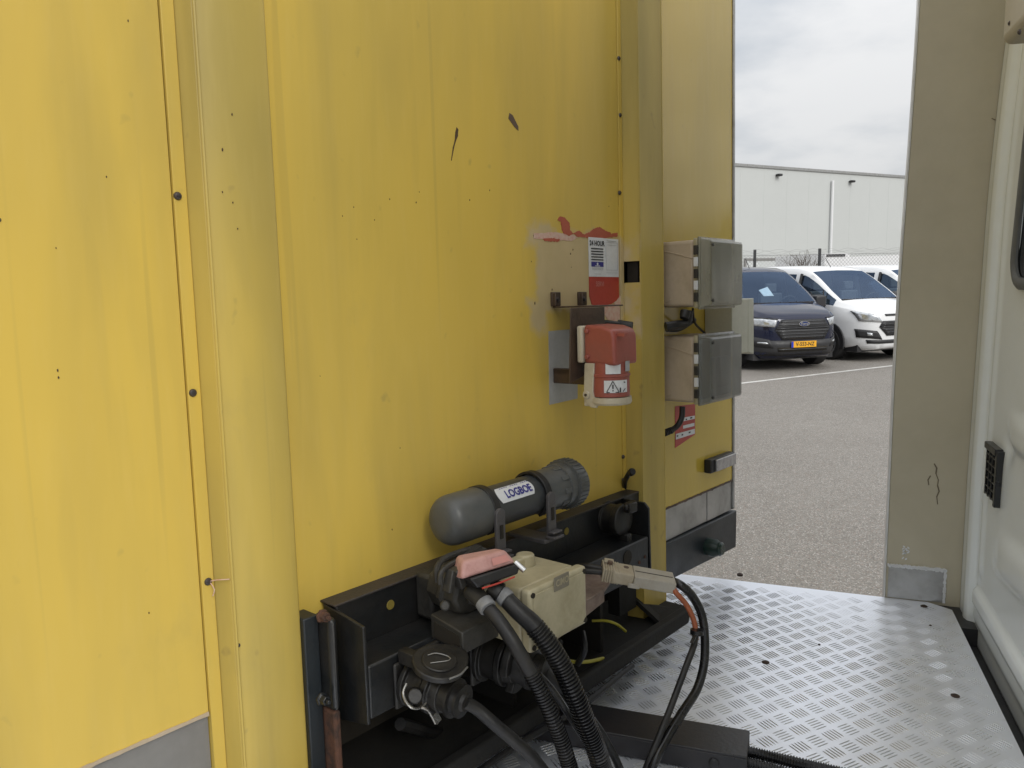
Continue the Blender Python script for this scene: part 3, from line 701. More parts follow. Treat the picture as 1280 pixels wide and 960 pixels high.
# ------------------------------------------------------------------ red industrial socket on its bracket
bp_ = sheet([(686, 414), (722, 411), (722, 498), (687, 506)], .0012, MAT['grey_plate'], 'backing_plate', thick=.001)
org = L(1.19, .0, -.20)
sk_ = thing('power_socket', 'faded red industrial power socket hanging on a brown bracket', 'socket', TM, org)
def P3(name, mb, mat, parent=sk_, **k): return part(name, mb, mat, parent, **k)
m = MB()
e0, e1 = W(698, 379, .01).x, W(731, 375, .01).x
bt = W(700, 392, .02).z
for s in (e0, e1):
    m.box(s - .014, s + .014, -.006, -.0005, -.004, .024); m.box(s - .0140, s - .0112, -.014, -.0061, -.004, .022)
m.box(e0 - .010, e1 + .03, -.085, -.003, -.0075, -.0042)
brk = P3('bracket', m, MAT['bracket'], bevel=.002)
bs0, bs1 = W(721, 395, .085).x, W(756, 395, .085).x
m = MB(); m.prism([L(bs0 - .018, .085, -.008), L(bs1, .085, -.008), L(bs1, .085, -.10), L(bs0 + .035, .085, -.135), L(bs0 - .026, .085, -.150), L(bs0 - .022, .085, -.08)], Vector((0, .003, 0))); P3('bracket_plate', m, MAT['bracket'], brk, bevel=.001)
e2 = W(694, 465, .005).x
m = MB(); m.box(e2 - .002, e2 + .014, -.088, -.001, -.140, -.128); m.box(e2 - .002, e2 + .0016, -.088, -.001, -.158, -.1281); P3('bracket_arm', m, MAT['bracket'], brk, bevel=.002)
for s in (e0, e1):
    m = MB().lathe(L(s + .001, .004, .009), L(s + .001, .012, .009), [(0, .0062), (.003, .006), (.004, .004), (.0075, .0035)], 6); P3('bolt', m, MAT['screw'], brk)
m = MB().box(bs0 - .008, bs0 + .072, -.102, -.0885, -.112, -.042)
P3('base', m, MAT['cream'], bevel=.004, segs=3)
hs0, hs1 = bs0 - .004, bs0 + .074
m = MB(); m.prism([L(hs0, .1025, -.040), L(hs0, .145, -.043), L(hs0, .166, -.050), L(hs0, .171, -.062), L(hs0, .172, -.116), L(hs0, .1025, -.112)], Vector((hs1 - hs0, 0, 0)))
hg = P3('housing', m, MAT['red'], bevel=.006, segs=4)
m = MB()
for z in (-.052, -.100):
    for s in (hs0 - .001, ): m.lathe(L(s - .004, .111, z), L(s + .004, .111, z), [(0, .003), (.001, .0045), (.008, .0045)], 10)
m.box(hs0 + .01, hs0 + .02, -.186, -.17, -.062, -.056)
parts('housing_screw', m, MAT['red'], hg)
bc = L(hs0 + .036, .137, -.1)
m = MB().lathe(bc, bc - Vector((0, 0, 1)), [(0, .035), (.032, .0355), (.0335, .038), (.037, .038), (.0385, .0362), (.075, .0368), (.076, .030)], 36); brl = P3('barrel', m, MAT['red'])
m = MB().lathe(bc - Vector((0, 0, .0765)), bc - Vector((0, 0, 1)), [(0, .0395), (.010, .0405), (.014, .038), (.0145, .02)], 36); rg2 = P3('lid_ring', m, MAT['cream'])
m = MB(); hx = bc.x - .037
m.prism([L(hx, .104, -.112), L(hx, .126, -.112), L(hx, .122, -.165), L(hx, .130, -.196), L(hx, .116, -.196), L(hx, .1, -.178)], Vector((.006, 0, 0)))
m.lathe(L(hx - .003, .108, -.172), L(hx + .012, .108, -.172), [(0, .008), (.015, .008)], 14)
m.box(hx + .002, hx + .012, -.128, -.100, -.194, -.176); hb = P3('hinge', m, MAT['cream'], rg2, bevel=.0015)
m = MB().cyl(L(hx - .0045, .108, -.172), L(hx + .012, .108, -.172), .0028, n=10); P3('hinge_pin', m, MAT['screw'], hb)
def on_barrel(ang, zc, r): 
    return lambda x, y: Vector((bc.x + math.sin(ang + x / r) * r, bc.y - math.cos(ang + x / r) * r, zc + y))
angc = -math.atan2(bc.x, D - .137) * 1.0 + R_(8)
def blabel(ang, zc, w, h, mat, r=.0375):
    f = on_barrel(ang, zc, r); m = MB().grid(lambda u, v: f((u - .5) * w, (v - .5) * h), 8, 3); return P3('label', m, mat, brl, smooth=60)
blabel(angc + .02, -.1195, .029, .024, MAT['label_white']); blabel(angc + .95, -.1185, .018, .019, MAT['print_grey'])
l2 = blabel(angc + .18, -.155, .048, .023, MAT['label_white'], .0378)
f = on_barrel(angc - .02, -.155, .0392)
m = MB()
def seg(fn, a, b_, w):
    d = (Vector(b_) - Vector(a)).normalized(); n_ = Vector((-d.y, d.x)) * w
    a, b_ = Vector(a), Vector(b_); m.add([fn(*(a - n_)), fn(*(b_ - n_)), fn(*(b_ + n_)), fn(*(a + n_))], [(0, 1, 2, 3)])
tri = [(-.012, -.0105), (.012, -.0105), (0, .0105)]
for i in range(3): seg(f, tri[i], tri[(i + 1) % 3], .0007)
seg(f, (0, .004), (0, -.004), .0012); seg(f, (0, -.0062), (0, -.0082), .0012)
seg(f, (.0145, -.0105), (.0145, -.002), .0013); seg(f, (.022, .008), (.026, .007), .001); seg(f, (.020, -.010), (.026, -.004), .0008)
P3('print', m, MAT['print_black'], l2, smooth=0)
m = MB().tube([W(748, 404, .06), W(762, 405, .062), W(776, 407, .068)], .0075, 14, .004); m.cyl(W(772, 406.5, .062), W(790, 409, .090), .0115, .0112, 18)
P3('cable_gland', m, MAT['rubber'])

# ------------------------------------------------------------------ junction boxes on the right-hand panel
def jbox(name, label, s0, s1, t0, t1, dep, grp, cmat='smoked'):
    j = thing(name, label, 'junction box', TM, L((s0 + s1) / 2, 0, t0), grp)
    m = MB().box(s0, s1 - .006, -dep, -.0012, t0 + .004, t1 - .004); body = part('body', m, MAT['box_tan'], j, bevel=.008, segs=3)
    m = MB().box(s0 - .0035, s1, -dep - .010, -dep - .0005, t0 + .001, t1 - .001); part('rim', m, MAT['box_beige'], j, bevel=.002)
    m = MB()
    rect = lambda g_, o_: [L(s0 + .001 + g_, o_, t0 + g_), L(s1 + .004 - g_, o_, t0 + g_), L(s1 + .004 - g_, o_, t1 - g_), L(s0 + .001 + g_, o_, t1 - g_)]
    lv_ = [rect(-.002, dep + .0105), rect(-.002, dep + .0155), rect(.002, dep + .0165), rect(.006, dep + .036), rect(.011, dep + .040)]
    vs_ = [q for l__ in lv_ for q in l__]; fs_ = [(4 * i + k, 4 * i + (k + 1) % 4, 4 * i + 4 + (k + 1) % 4, 4 * i + 4 + k) for i in range(4) for k in range(4)] + [(16, 17, 18, 19)]
    m.add(vs_, fs_)
    cv = part('cover', m, MAT[cmat], j, bevel=.004, segs=3)
    so_ = cv.modifiers.new('shell', 'SOLIDIFY'); so_.thickness = .0022; so_.offset = -1
    m = MB().box(s0 + .010, s1 - .008, -dep - .0145, -dep - .0102, t0 + .012, t1 - .012); inn = part('inner_panel', m, MAT['socket_black'], j, bevel=.002)
    m = MB().box(s0 + .055, s1 - .035, -dep - .026, -dep - .0146, t0 + .035, t1 - .055); part('terminal_block', m, MAT['socket_grey'], inn, bevel=.003)
    for k in range(5):
        z0 = t0 + (t1 - t0) * (.10 + .165 * k); z1 = z0 + (t1 - t0) * .13
        m = MB().box(s0 - .0085, s0 - .0036, -dep - .0135, -dep - .0035, z0, z1); part('hinge_knuckle', m, MAT['label_white'] if k in (1, 3) else MAT['socket_grey'], cv, bevel=.001)
    m = MB()
    for z in (t0 + .018, t1 - .018): m.lathe(L(s0 + .014, dep + .038, z), L(s0 + .014, dep + .042, z), [(0, .004), (.004, .0035)], 10)
    parts('cover_screw', m, MAT['socket_grey'], cv)
    # moulded crease on the side
    m = MB().tube([L(s0 - .0002, .012, t1 - .024), L(s0 - .0005, .05, t1 - .032), L(s0 - .0005, dep - .004, t1 - .046)], .0014, 6); part('crease', m, MAT['box_tan'], body)
    m = MB().tube([L(s0 - .0002, .01, t0 + .010), L(s0 - .0005, .04, t0 + .022)], .0014, 6); part('crease', m, MAT['box_tan'], body)
    return j
s0 = W(867, 300, .100).x
jbox('junction_box', 'upper beige junction box with smoked cover, nearer the top of the right panel', s0, s0 + .178, -.0195, .1420, .100, 'smoked-cover boxes on the right panel')
jbox('junction_box', 'lower beige junction box with darker smoked cover, above the red striped sticker', s0, s0 + .175, -.2430, -.0800, .100, 'smoked-cover boxes on the right panel', 'smoked_dark')
gs0, gs1 = 1.868, 2.000
m = MB().box(gs0, gs1 - .035, -.078, -.0012, -.142, -.0); m.prism([L(gs1 - .0345, .078, 0), L(gs1, .0785, .001), L(gs1 + .002, .0785, -.150), L(gs1 - .0345, .078, -.142)], Vector((0, .0768, 0)))
single('grey_housing', m, pm('pale_grey_box_paint', (0.46, 0.46, 0.38), 0.45, 0, (0.38, 0.38, 0.31), .5, 12), 'plain pale grey box at the trailer corner, behind the two smoked boxes', 'junction box', TM, L(gs0, 0, -.142), bevel=.002)
# cables between the boxes
m = MB(); m.tube([W(832, 408, .06), W(845, 406, .075), W(858, 403, .08), W(862, 388, .085)], .010, 10, .004); m.lathe(W(855, 398, .085), W(857, 389, .085), [(0, .010), (.008, .012), (.018, .012)], 12)
m.tube([W(834, 412, .05), W(850, 411, .03), W(868, 400, .02)], .006, 8, .004)
single('box_cable', m, MAT['rubber'], 'short thick black cable looping between upper and lower junction box', 'cable', TM, W(845, 410, .05))
m = MB().tube([W(866, 386, .05), W(868, 402, .03), W(876, 412, .01), W(885, 420, .02)], .003, 8, .004)
single('box_cable', m, MAT['rubber'], 'thin black wire curving on the yellow panel between the two boxes', 'cable', TM, W(868, 405, .03))
m = MB(); m.tube([W(853, 508, .045), W(852, 522, .045), W(846, 533, .04), W(833, 541, .03), W(820, 545, .01)], .007, 10, .004)
for k in range(5): 
    p = W(838 - 2.0 * k, 538.5 + .8 * k, .034); m.lathe(p, p + Vector((.004, 0, .001)), [(0, .0085), (.003, .0085)], 10)
single('box_cable', m, MAT['rubber'], 'black cable leaving the lower junction box beside the striped sticker', 'cable', TM, W(846, 533, .04))

# ------------------------------------------------------------------ beam-mounted connectors
# round capped socket on the upper right of the beam
p = W(768, 648, .05); c_ = L(p.x, .032, p.z)
m = MB().lathe(c_ + Vector((0, .004, 0)), c_ - Vector((0, 1, 0)), [(0, .036), (.006, .036), (.007, .030), (.030, .030), (.032, .034), (.045, .034), (.050, .028), (.052, .01)], 28)
rs2 = thing('round_socket', 'round black capped socket at the right end of the beam', 'socket', TM, c_ - Vector((0, 0, .036)))
part('socket_body', m, MAT['socket_black'], rs2, bevel=.001)
m = MB(); m.box(c_.x - .014, c_.x + .014, -.10, -.082, c_.z + .02, c_.z + .042); m.box(c_.x - .006, c_.x + .01, -.088, -.062, c_.z - .048, c_.z - .028); m.lathe(L(c_.x - .02, .09, c_.z + .034), L(c_.x + .02, .09, c_.z + .034), [(0, .006), (.04, .006)], 12)
parts('hinged_lid', m, MAT['socket_black'], rs2, bevel=.003)

# pale-red plug in a grey housing
gp = W(573, 735, .13)
pk = thing('multi_pin_connector', 'faded pink and black plug in a dusty grey cast socket on the beam ledge', 'connector', TM, L(gp.x, .12, -.50))
hc = W(572, 728, .125)
m = MB(); hcc = L(.826, .072, -.440); m.lathe(hcc, hcc - Vector((.10, 1, .04)), [(0, .036), (.028, .037), (.030, .041), (.040, .041), (.042, .036), (.064, .034), (.068, .028)], 9)
hb_ = part('socket_housing', m, MAT['socket_grey'], pk, bevel=.004, segs=2)
m = MB(); m.box(.800, .872, -.0700, -.031, -.498, -.424); part('mounting_flange', m, MAT['socket_grey'], pk, bevel=.006)
m = MB()
m.tube([W(547, 727, .14), W(546, 712, .14), W(553, 700, .13), W(570, 692, .12), W(592, 686, .11), W(606, 688, .11)], .0048, 8, .004)
m.tube([W(550, 730, .15), W(552, 715, .152), W(566, 704, .15), W(580, 700, .15)], .004, 8, .004)
m.obox(W(584, 692, .12), Vector((1, 0, .12)), Vector((0, 1, 0)), Vector((-.12, 0, 1)), .028, .007, .0035)
part('spring_clip', m, MAT['socket_grey'], pk)
m = MB()
m.obox(W(562, 726, .158), Vector((.3, 0, 1)), Vector((1, 0, -.3)), Vector((0, 1, 0)), .017, .005, .008)
m.obox(W(573, 722, .165), Vector((-.35, 0, 1)), Vector((1, 0, .35)), Vector((0, 1, 0)), .016, .006, .008)
m.obox(W(585, 712, .165), Vector((-.6, 0, 1)), Vector((1, 0, .6)), Vector((0, 1, 0)), .013, .005, .006)
m.lathe(W(556, 757, .158), W(557, 757.5, .166), [(0, .008), (.007, .007)], 12); m.lathe(W(589, 750, .158), W(590, 750.5, .166), [(0, .007), (.007, .006)], 12)
parts('lid_lever', m, MAT['socket_grey'], pk, bevel=.002)
# plug: wedge-shaped red shell over a black body, axis running to the right and slightly outward
q0, q1 = W(583, 716, .175), W(640, 700, .205)
u = (q1 - q0).normalized(); v = Vector((.15, 1, -.25)); v = (v - u * v.dot(u)).normalized(); w = u.cross(v).normalized()
if w.z < 0: w = -w
ln = (q1 - q0).length
def pt(a, b_, c): return q0 + u * a + v * b_ + w * c
def hull_box(pts8, name, mat, bev, parent=pk, **k):
    m = MB().add(pts8, [(0, 1, 2, 3), (7, 6, 5, 4), (0, 4, 5, 1), (1, 5, 6, 2), (2, 6, 7, 3), (3, 7, 4, 0)]); return part(name, m, mat, parent, bevel=bev, segs=3, **k)
hull_box([pt(-.018, -.024, -.004), pt(ln, -.018, -.003), pt(ln, .026, -.003), pt(-.018, .028, -.004), pt(-.010, -.020, .020), pt(ln - .012, -.012, .020), pt(ln - .012, .022, .020), pt(-.002, .024, .026)], 'plug_shell', MAT['pink'], .006)
m = MB().add([pt(.034, -.0235, .003), pt(ln - .010, -.0195, .003), pt(ln - .014, -.0165, .013), pt(.036, -.019, .013)], [(0, 1, 2, 3)])
part('raised_panel', m, MAT['print_faint'], pk)
hull_box([pt(.004, -.024, -.022), pt(ln - .002, -.020, -.019), pt(ln - .002, .024, -.019), pt(.004, .026, -.022), pt(-.006, -.027, -.005), pt(ln + .002, -.021, -.004), pt(ln + .002, .026, -.004), pt(-.006, .028, -.005)], 'plug_body', MAT['rubber'], .003)
m = MB(); m.cyl(pt(ln - .002, -.016, -.002), pt(ln + .006, -.026, -.016), .0042, n=12); part('latch_pin', m, MAT['chrome'], pk)
m = MB().tube([pt(.010, -.026, -.023), pt(ln * .5, -.024, -.023), pt(ln - .01, -.022, -.021)], .0014, 8); part('seal', m, MAT['label_red'], pk)

# beige junction box on the beam
b0, b1 = W(660, 741, .235), W(731, 706, .235)
lo = W(731, 776, .235).z
x0_, x1_ = b0.x, b1.x; zt, zb = (b0.z + b1.z) / 2 + .001, lo - .004
bb = thing('junction_box', 'yellowed cream junction box bolted to the beam beside the grey plug', 'junction box', TM, L((x0_ + x1_) / 2, .17, zb))
m = MB().box(x0_ + .003, x1_ - .003, -.217, -.130, zb + .003, zt - .003); bd = part('body', m, MAT['box_beige'], bb, bevel=.006, segs=3)
m = MB().box(x0_, x1_, -.238, -.2185, zb, zt); lidb = part('lid', m, MAT['box_beige'], bb, bevel=.005, segs=3)
m = MB().box(x0_ + .008, x1_ - .008, -.2395, -.2381, zb + .008, zt - .008); part('lid_face', m, MAT['box_beige'], lidb, bevel=.001)
m = MB()
for s in (x0_ + .007, x1_ - .007):
    for z in (zb + .008, zt - .008): m.lathe(L(s, .236, z), L(s, .2402, z), [(0, .0042), (.004, .0042)], 10)
parts('lid_screw', m, MAT['seam'], lidb)
lcx = W(702, 724, .24); 
dk = pm('maker_plate_grey', (0.20, 0.18, 0.135), .6, bmp=0)  # darker tone of the maker plate behind its lettering
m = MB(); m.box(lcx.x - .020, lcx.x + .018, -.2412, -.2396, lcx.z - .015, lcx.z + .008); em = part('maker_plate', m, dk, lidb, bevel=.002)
m = MB(); add_text(m, 'CIMO', .0150, wt(lcx.x, lcx.z - .003, .2416), .85, .0003); part('print', m, MAT['box_beige'], em, smooth=0)
m = MB(); m.box(x0_ + .055, x0_ + .10, -.16, -.140, zt - .002, zt + .014); m.lathe(L(x0_ + .095, .150, zt - .01), L(x0_ + .095, .150, zt + .02), [(0, .017), (.012, .017), (.026, .015)], 20); part('cable_entry', m, MAT['box_beige'], bd, bevel=.003)
m = MB(); m.box(x0_ + .004, x0_ + .05, -.143, -.120, zt - .002, zt + .007); part('blue_terminal', m, MAT['blue_cap'], bd, bevel=.003)
m = MB().cyl(L(x1_ - .01, .20, zb - .012), L(x1_ - .01, .20, zb + .004), .011, n=14); part('red_gland', m, MAT['rust'], bd, bevel=.002)
# two entries with clamps leaving the box on its left
# tongue under the grey connector
t0_ = W(732, 760, .11)
m = MB(); m.prism([L(.97, .10, -.522), L(1.22, .10, -.522), L(1.20, .15, -.522), L(1.13, .175, -.522), L(.97, .185, -.522)], Vector((0, 0, -.006))); 
m.prism([L(.97, .185, -.5225), L(1.13, .175, -.5225), L(1.13, .175, -.545), L(.97, .185, -.560)], Vector((0, .005, 0)))
tg = single('mounting_tongue', m, pm('rusty_bare_plate', (.25, .19, .155), .7, 0, (.11, .06, .042), .8, 26, bmp=.5), 'rusty steel tongue sticking out of the beam below the grey connector', 'bracket', TM, L(1.05, .10, -.53), bevel=.0015)
# sloping black housing under the beam ledge (between the two black sockets)
# ------------------------------------------------------------------ lower black sockets
def black_socket(name, label, px, py, o0, r, axis, lid_open, extra=False):
    c = W(px, py, o0); d = Vector(axis).normalized()
    th = thing(name, label, 'socket', TM, c - Vector((0, 0, r)))
    m = MB().lathe(c - d * .025, c + d * .2, [(0, r * 1.1), (.008, r * 1.1), (.009, r * .9), (.036, r * .92), (.038, r * 1.04), (.048, r * 1.04), (.050, r * .86), (.064, r * .82)], 28)
    bd = part('socket_body', m, MAT['socket_black'], th, bevel=.0012)
    return th, c, d
# flange plate of the left socket
fl = W(515, 850, .1015)
ls, c, d = black_socket('trailer_socket', 'black trailer socket with raised lid, leftmost under the beam, cable plugged in', 531, 857, .128, .033, (.16, -1.0, -.10), True)
m = MB(); m.box(c.x - .038, c.x + .035, -.107, -.1012, c.z - .030, c.z + .040); part('mounting_flange', m, MAT['socket_black'], ls, bevel=.004)
lt = W(549, 826, .175)
lu = Vector((1, .12, .02)).normalized(); lv = Vector((0, -1, -.30)); lv = (lv - lu * lv.dot(lu)).normalized(); lw = lu.cross(lv).normalized()
if lw.z < 0: lw = -lw
pts = []
for i in range(28):
    a = 2 * math.pi * i / 28; rr = .038 + .011 * max(0, math.cos(a - .15)) ** 6
    pts.append(lt + lu * math.cos(a) * rr * 1.05 + lv * math.sin(a) * rr)
lidp = MB().prism(pts, lw * -.009); lid = part('lid', lidp, MAT['socket_black'], ls, bevel=.002)
m = MB(); pts = [lt + lw * .003 + lu * math.cos(2 * math.pi * i / 24) * .027 + lv * math.sin(2 * math.pi * i / 24) * .025 for i in range(24)]; m.prism(pts, lw * -.004); part('lid_boss', m, MAT['socket_black'], lid, bevel=.0015)
m = MB().tube([lt + lw * .004 + lu * -.018 + lv * -.002, lt + lw * .005 + lu * .006 + lv * .012, lt + lw * .005 + lu * .012 + lv * .006, lt + lw * .005 + lu * .004 + lv * -.010, lt + lw * .004 + lu * -.008 + lv * -.016], .0008, 6, .003)
m.tube([lt + lv * .035 + lw * .001 + lu * -.02, lt + lv * .039 + lw * .001, lt + lv * .036 + lw * .001 + lu * .02], .0013, 6, .003)
part('spring', m, MAT['alu_dull'], lid)
m = MB(); hgp = W(520, 818, .13); m.cyl(hgp, W(546, 805, .13), .006, n=12); m.obox(W(512, 822, .125), Vector((1, 0, 0)), Vector((0, 1, 0)), Vector((0, 0, 1)), .008, .016, .010); part('hinge', m, MAT['socket_black'], ls, bevel=.001)
# chrome retaining spring at the lower left
m = MB().tube([W(508, 855, .14), W(504, 866, .145), W(508, 878, .15), W(516, 885, .155), W(526, 884, .155), W(533, 876, .155), W(532, 866, .15), W(525, 863, .145)], .0022, 8, .003)
m.tube([W(526, 884, .155), W(534, 887, .16), W(540, 896, .16), W(544, 904, .16)], .0022, 8, .003)
m.obox(W(546, 897, .16), Vector((.5, 0, -1)), Vector((1, 0, .5)), Vector((0, 1, 0)), .009, .005, .001)
part('retaining_spring', m, MAT['worn_spring'], ls)
m = MB(); m.cyl(W(517, 868, .13), W(519, 870, .155), .011, n=14); part('knob', m, MAT['socket_black'], ls, bevel=.002)
pe = c + d * .042
m = MB().lathe(pe - d * .008, pe + d, [(0, .025), (.018, .025), (.019, .0285), (.023, .0285), (.024, .022), (.031, .021), (.032, .024), (.036, .024), (.037, .014), (.042, .012)], 24); part('plug', m, MAT['socket_black'], ls)
plug_end = pe + d * .030
rs3, c, d = black_socket('trailer_socket', 'dusty black trailer socket under the beam ledge, right of the raised lid', 622, 822, .130, .039, (.22, -1.0, -.06), False)
m = MB(); m.box(c.x - .040, c.x + .042, -.110, -.1012, c.z - .042, c.z + .040); part('mounting_flange', m, MAT['socket_black'], rs3, bevel=.004)
hw0 = W(566, 790, .15); hx0 = hw0.x
m = MB().prism([L(hx0, .102, hw0.z + .016), L(hx0, .170, hw0.z + .004), L(hx0, .170, hw0.z - .030), L(hx0, .102, hw0.z - .022)], Vector((.090, 0, 0))); part('hood', m, MAT['socket_grey'], rs3, bevel=.002)
m = MB().prism([L(hx0 - .0015, .110, hw0.z + .006), L(hx0 - .0015, .164, hw0.z - .003), L(hx0 - .0015, .164, hw0.z - .024), L(hx0 - .0015, .110, hw0.z - .018)], Vector((.0025, 0, 0))); part('hood_opening', m, MAT['seam'], rs3)
pe = c + d * .050
m = MB(); 
for i, (a0, a1) in enumerate(((0.2, 1.5), (2.0, 3.3), (3.9, 5.6))):
    pp = []
    e1_ = d.orthogonal().normalized(); e2_ = d.cross(e1_)
    for k in range(7):
        a = a0 + (a1 - a0) * k / 6; pp.append(c + d * .028 + (e1_ * math.cos(a) + e2_ * math.sin(a)) * .046)
    for k in range(6, -1, -1):
        a = a0 + (a1 - a0) * k / 6; pp.append(c + d * .028 + (e1_ * math.cos(a) + e2_ * math.sin(a)) * .030)
    m.prism(pp, d * .014)
parts('cap_lug', m, MAT['socket_black'], rs3, bevel=.002)
m = MB().lathe(pe - d * .012, pe + d, [(0, .031), (.020, .030), (.022, .034), (.030, .034), (.032, .024), (.045, .022), (.047, .026), (.053, .026), (.055, .012)], 24); part('plug', m, MAT['socket_black'], rs3)

# ------------------------------------------------------------------ cables and conduits
def cable(name, label, pts, r, mat, org=None, **k):
    m = MB().tube(pts, r, **k); return single(name, m, mat, label, 'cable', TM, pts[0] if org is None else org)
def deckz(s, o):        # height of the deck below a trailer point, in trailer axes
    return k2t(KRI @ (TM @ L(s, o, -.8) - CAM) * 1.0).z if False else None
# cable 1: from the pink plug, smooth then ribbed
t1 = thing('plug_cable', 'black cable from the pink plug that becomes ribbed hose, left of the thicker one', 'cable', TM, W(600, 748, .19))
p_ = [W(596, 744, .175), W(607, 757, .20), W(622, 774, .225), W(640, 800, .25), W(655, 826, .265), W(668, 848, .275)]
part('smooth_sheath', MB().tube(p_, .0105, 14, .008), MAT['rubber'], t1)
part('sleeve', MB().cyl(W(588, 737, .165), W(609, 757, .205), .0135, .0125, 16), MAT['socket_grey'], t1, bevel=.002)
part('collar', MB().lathe(W(604, 752, .197), W(612, 763, .212), [(0, .0135), (.014, .0135)], 18), MAT['collar'], t1, bevel=.001)
p_ = [W(664, 841, .272), W(678, 868, .285), W(694, 905, .30), W(708, 945, .31), W(722, 1000, .32), W(728, 1070, .30)]
part('ribbed_hose', MB().tube(p_, .0110, 14, rib=.0012, pitch=.0046), MAT['rubber_gloss'], t1)
# cable 2: thick ribbed conduit
t2 = thing('ribbed_conduit', 'thickest ribbed black conduit arching down in front of the cream box', 'conduit', TM, W(632, 745, .2))
part('collar', MB().lathe(W(626, 741, .205), W(640, 756, .225), [(0, .0125), (.003, .014), (.014, .014), (.015, .0125)], 20), MAT['collar'], t2)
part('entry_gland', MB().lathe(W(612, 733, .19), W(630, 745, .21), [(0, .012), (.01, .016), (.018, .016), (.02, .013), (.03, .013)], 16), MAT['socket_black'], t2)
p_ = [W(634, 750, .218), W(648, 764, .235), W(664, 778, .25), W(672, 788, .258)]
part('smooth_sheath', MB().tube(p_, .0125, 16, .008, rf=lambda x: 1 + .18 * x), MAT['rubber'], t2)
p_ = [W(668, 783, .255), W(684, 803, .27), W(702, 832, .285), W(718, 868, .30), W(734, 908, .31), W(748, 945, .315), W(762, 1000, .31), W(770, 1070, .29)]
part('ribbed_hose', MB().tube(p_, .0142, 18, rib=.0016, pitch=.0052), MAT['rubber_gloss'], t2)
p_ = [W(674, 795, .27), W(690, 815, .28), W(704, 842, .296)]
# cable 3: from lower left plug
cable('trailer_cable', 'dull grey-black cable from the leftmost trailer socket to the deck', [plug_end, W(596, 886, .205), W(618, 905, .225), W(645, 928, .245), W(668, 950, .26), W(695, 990, .27), W(720, 1060, .25)], .0092, MAT['rubber'], n=14, step=.008)
cable('air_line', 'slim black line sagging between the ribbed hoses', [W(668, 838, .22), W(690, 862, .25), W(712, 895, .27), W(735, 930, .28), W(765, 965, .28), W(800, 1040, .25)], .0055, MAT['rubber_gloss'], n=10)
cable('air_line', 'slim black line running down behind the thick ribbed conduit', [W(672, 828, .20), W(700, 858, .24), W(740, 900, .26), W(765, 940, .27), W(782, 975, .27), W(820, 1040, .22)], .0068, MAT['rubber'], n=10)
cable('earth_strap', 'twisted thin wires tied beside the ribbed hose', [W(690, 846, .22), W(698, 838, .225), W(703, 850, .23), W(694, 856, .235), W(700, 868, .24), W(716, 890, .26), W(728, 925, .27)], .0028, MAT['rubber_gloss'], n=8, step=.004)

# grey two-pole battery connector
an = thing('battery_connector', 'grey two-pole battery connector pair hanging in front of the right post', 'connector', TM, W(800, 735, .22))
e0 = W(752, 713, .185); e1 = W(842, 729, .285)
u = (e1 - e0).normalized(); w = Vector((0, -.15, 1)); w = (w - u * w.dot(u)).normalized(); v = w.cross(u).normalized(); ln = (e1 - e0).length
def AP(a, b_, c): return e0 + u * a + v * b_ + w * c
def ob(a0, a1, b0, b1, c0, c1, m=None):
    m = m or MB(); m.obox(AP((a0 + a1) / 2, (b0 + b1) / 2, (c0 + c1) / 2), u, v, w, (a1 - a0) / 2, (b1 - b0) / 2, (c1 - c0) / 2); return m
m = ob(ln * .43, ln, -.024, .024, -.0105, .0105); m2 = part('housing', m, MAT['andersen'], an, bevel=.002)
m = ob(ln * .45, ln - .004, -.002, .0, .0106, .0112); part('ridge', m, MAT['socket_grey'], m2)
m = ob(ln * .999, ln * 1.002, -.019, -.002, -.008, .008); ob(ln * .999, ln * 1.002, .002, .019, -.008, .008, m); part('wire_opening', m, MAT['seam'], m2)
m = ob(ln * .14, ln * .43, -.022, .022, -.0115, .0115); m3 = part('housing', m, MAT['andersen_tan'], an, bevel=.003)
m = MB()
for k in range(7): ob(ln * (.0 + .034 * k), ln * (.0 + .034 * k) + .0035, -.021, .021, -.0125, .0125, m)
ob(0.001, ln * .24, -.0185, .0185, -.0105, .0105, m); part('finger_ribs', m, MAT['andersen_tan'], an, bevel=.0012)
m = ob(ln * .02, ln * .16, .006, .022, .0126, .0165); part('latch', m, MAT['andersen_tan'], an, bevel=.002)
m = MB()
for a in (.10, .33): m.lathe(AP(ln * a, .006, .010), AP(ln * a, .006, .0175 if a < .2 else .0125), [(0, .0048), (.0074 if a < .2 else .0024, .0048)], 14)
parts('screw_recess', m, MAT['rust_dull'], m3)
m = ob(ln * .36, ln * .52, -.026, -.022, -.012, -.004); part('side_wing', m, MAT['andersen'], an, bevel=.001)
m = MB().tube([AP(0.005, .004, 0), AP(-.02, .006, 0), AP(-.04, .02, -.01)], .006, 10, .005); m.tube([AP(0.005, -.008, 0), AP(-.02, -.008, -.002), AP(-.05, .0, -.012)], .005, 10, .005); part('lead', m, MAT['rubber'], an)
s1 = AP(ln - .004, .010, 0); s2 = AP(ln - .004, -.010, 0)
cable('battery_cable', 'thick black battery cable looping from the grey connector down to the deck', [s1, W(852, 732, .30), W(866, 746, .31), W(877, 768, .32), W(881, 795, .33), W(880, 830, .335), W(871, 862, .335), W(852, 892, .335), W(832, 925, .335), W(813, 965, .33), W(800, 1020, .28)], .0078, MAT['rubber_gloss'], n=14, step=.008)
cable('battery_cable', 'orange sheathed battery cable from the underside of the grey connector', [s2, W(845, 741, .30), W(858, 756, .31), W(868, 778, .32), W(870, 800, .328)], .0048, MAT['copper'], n=12, step=.008)
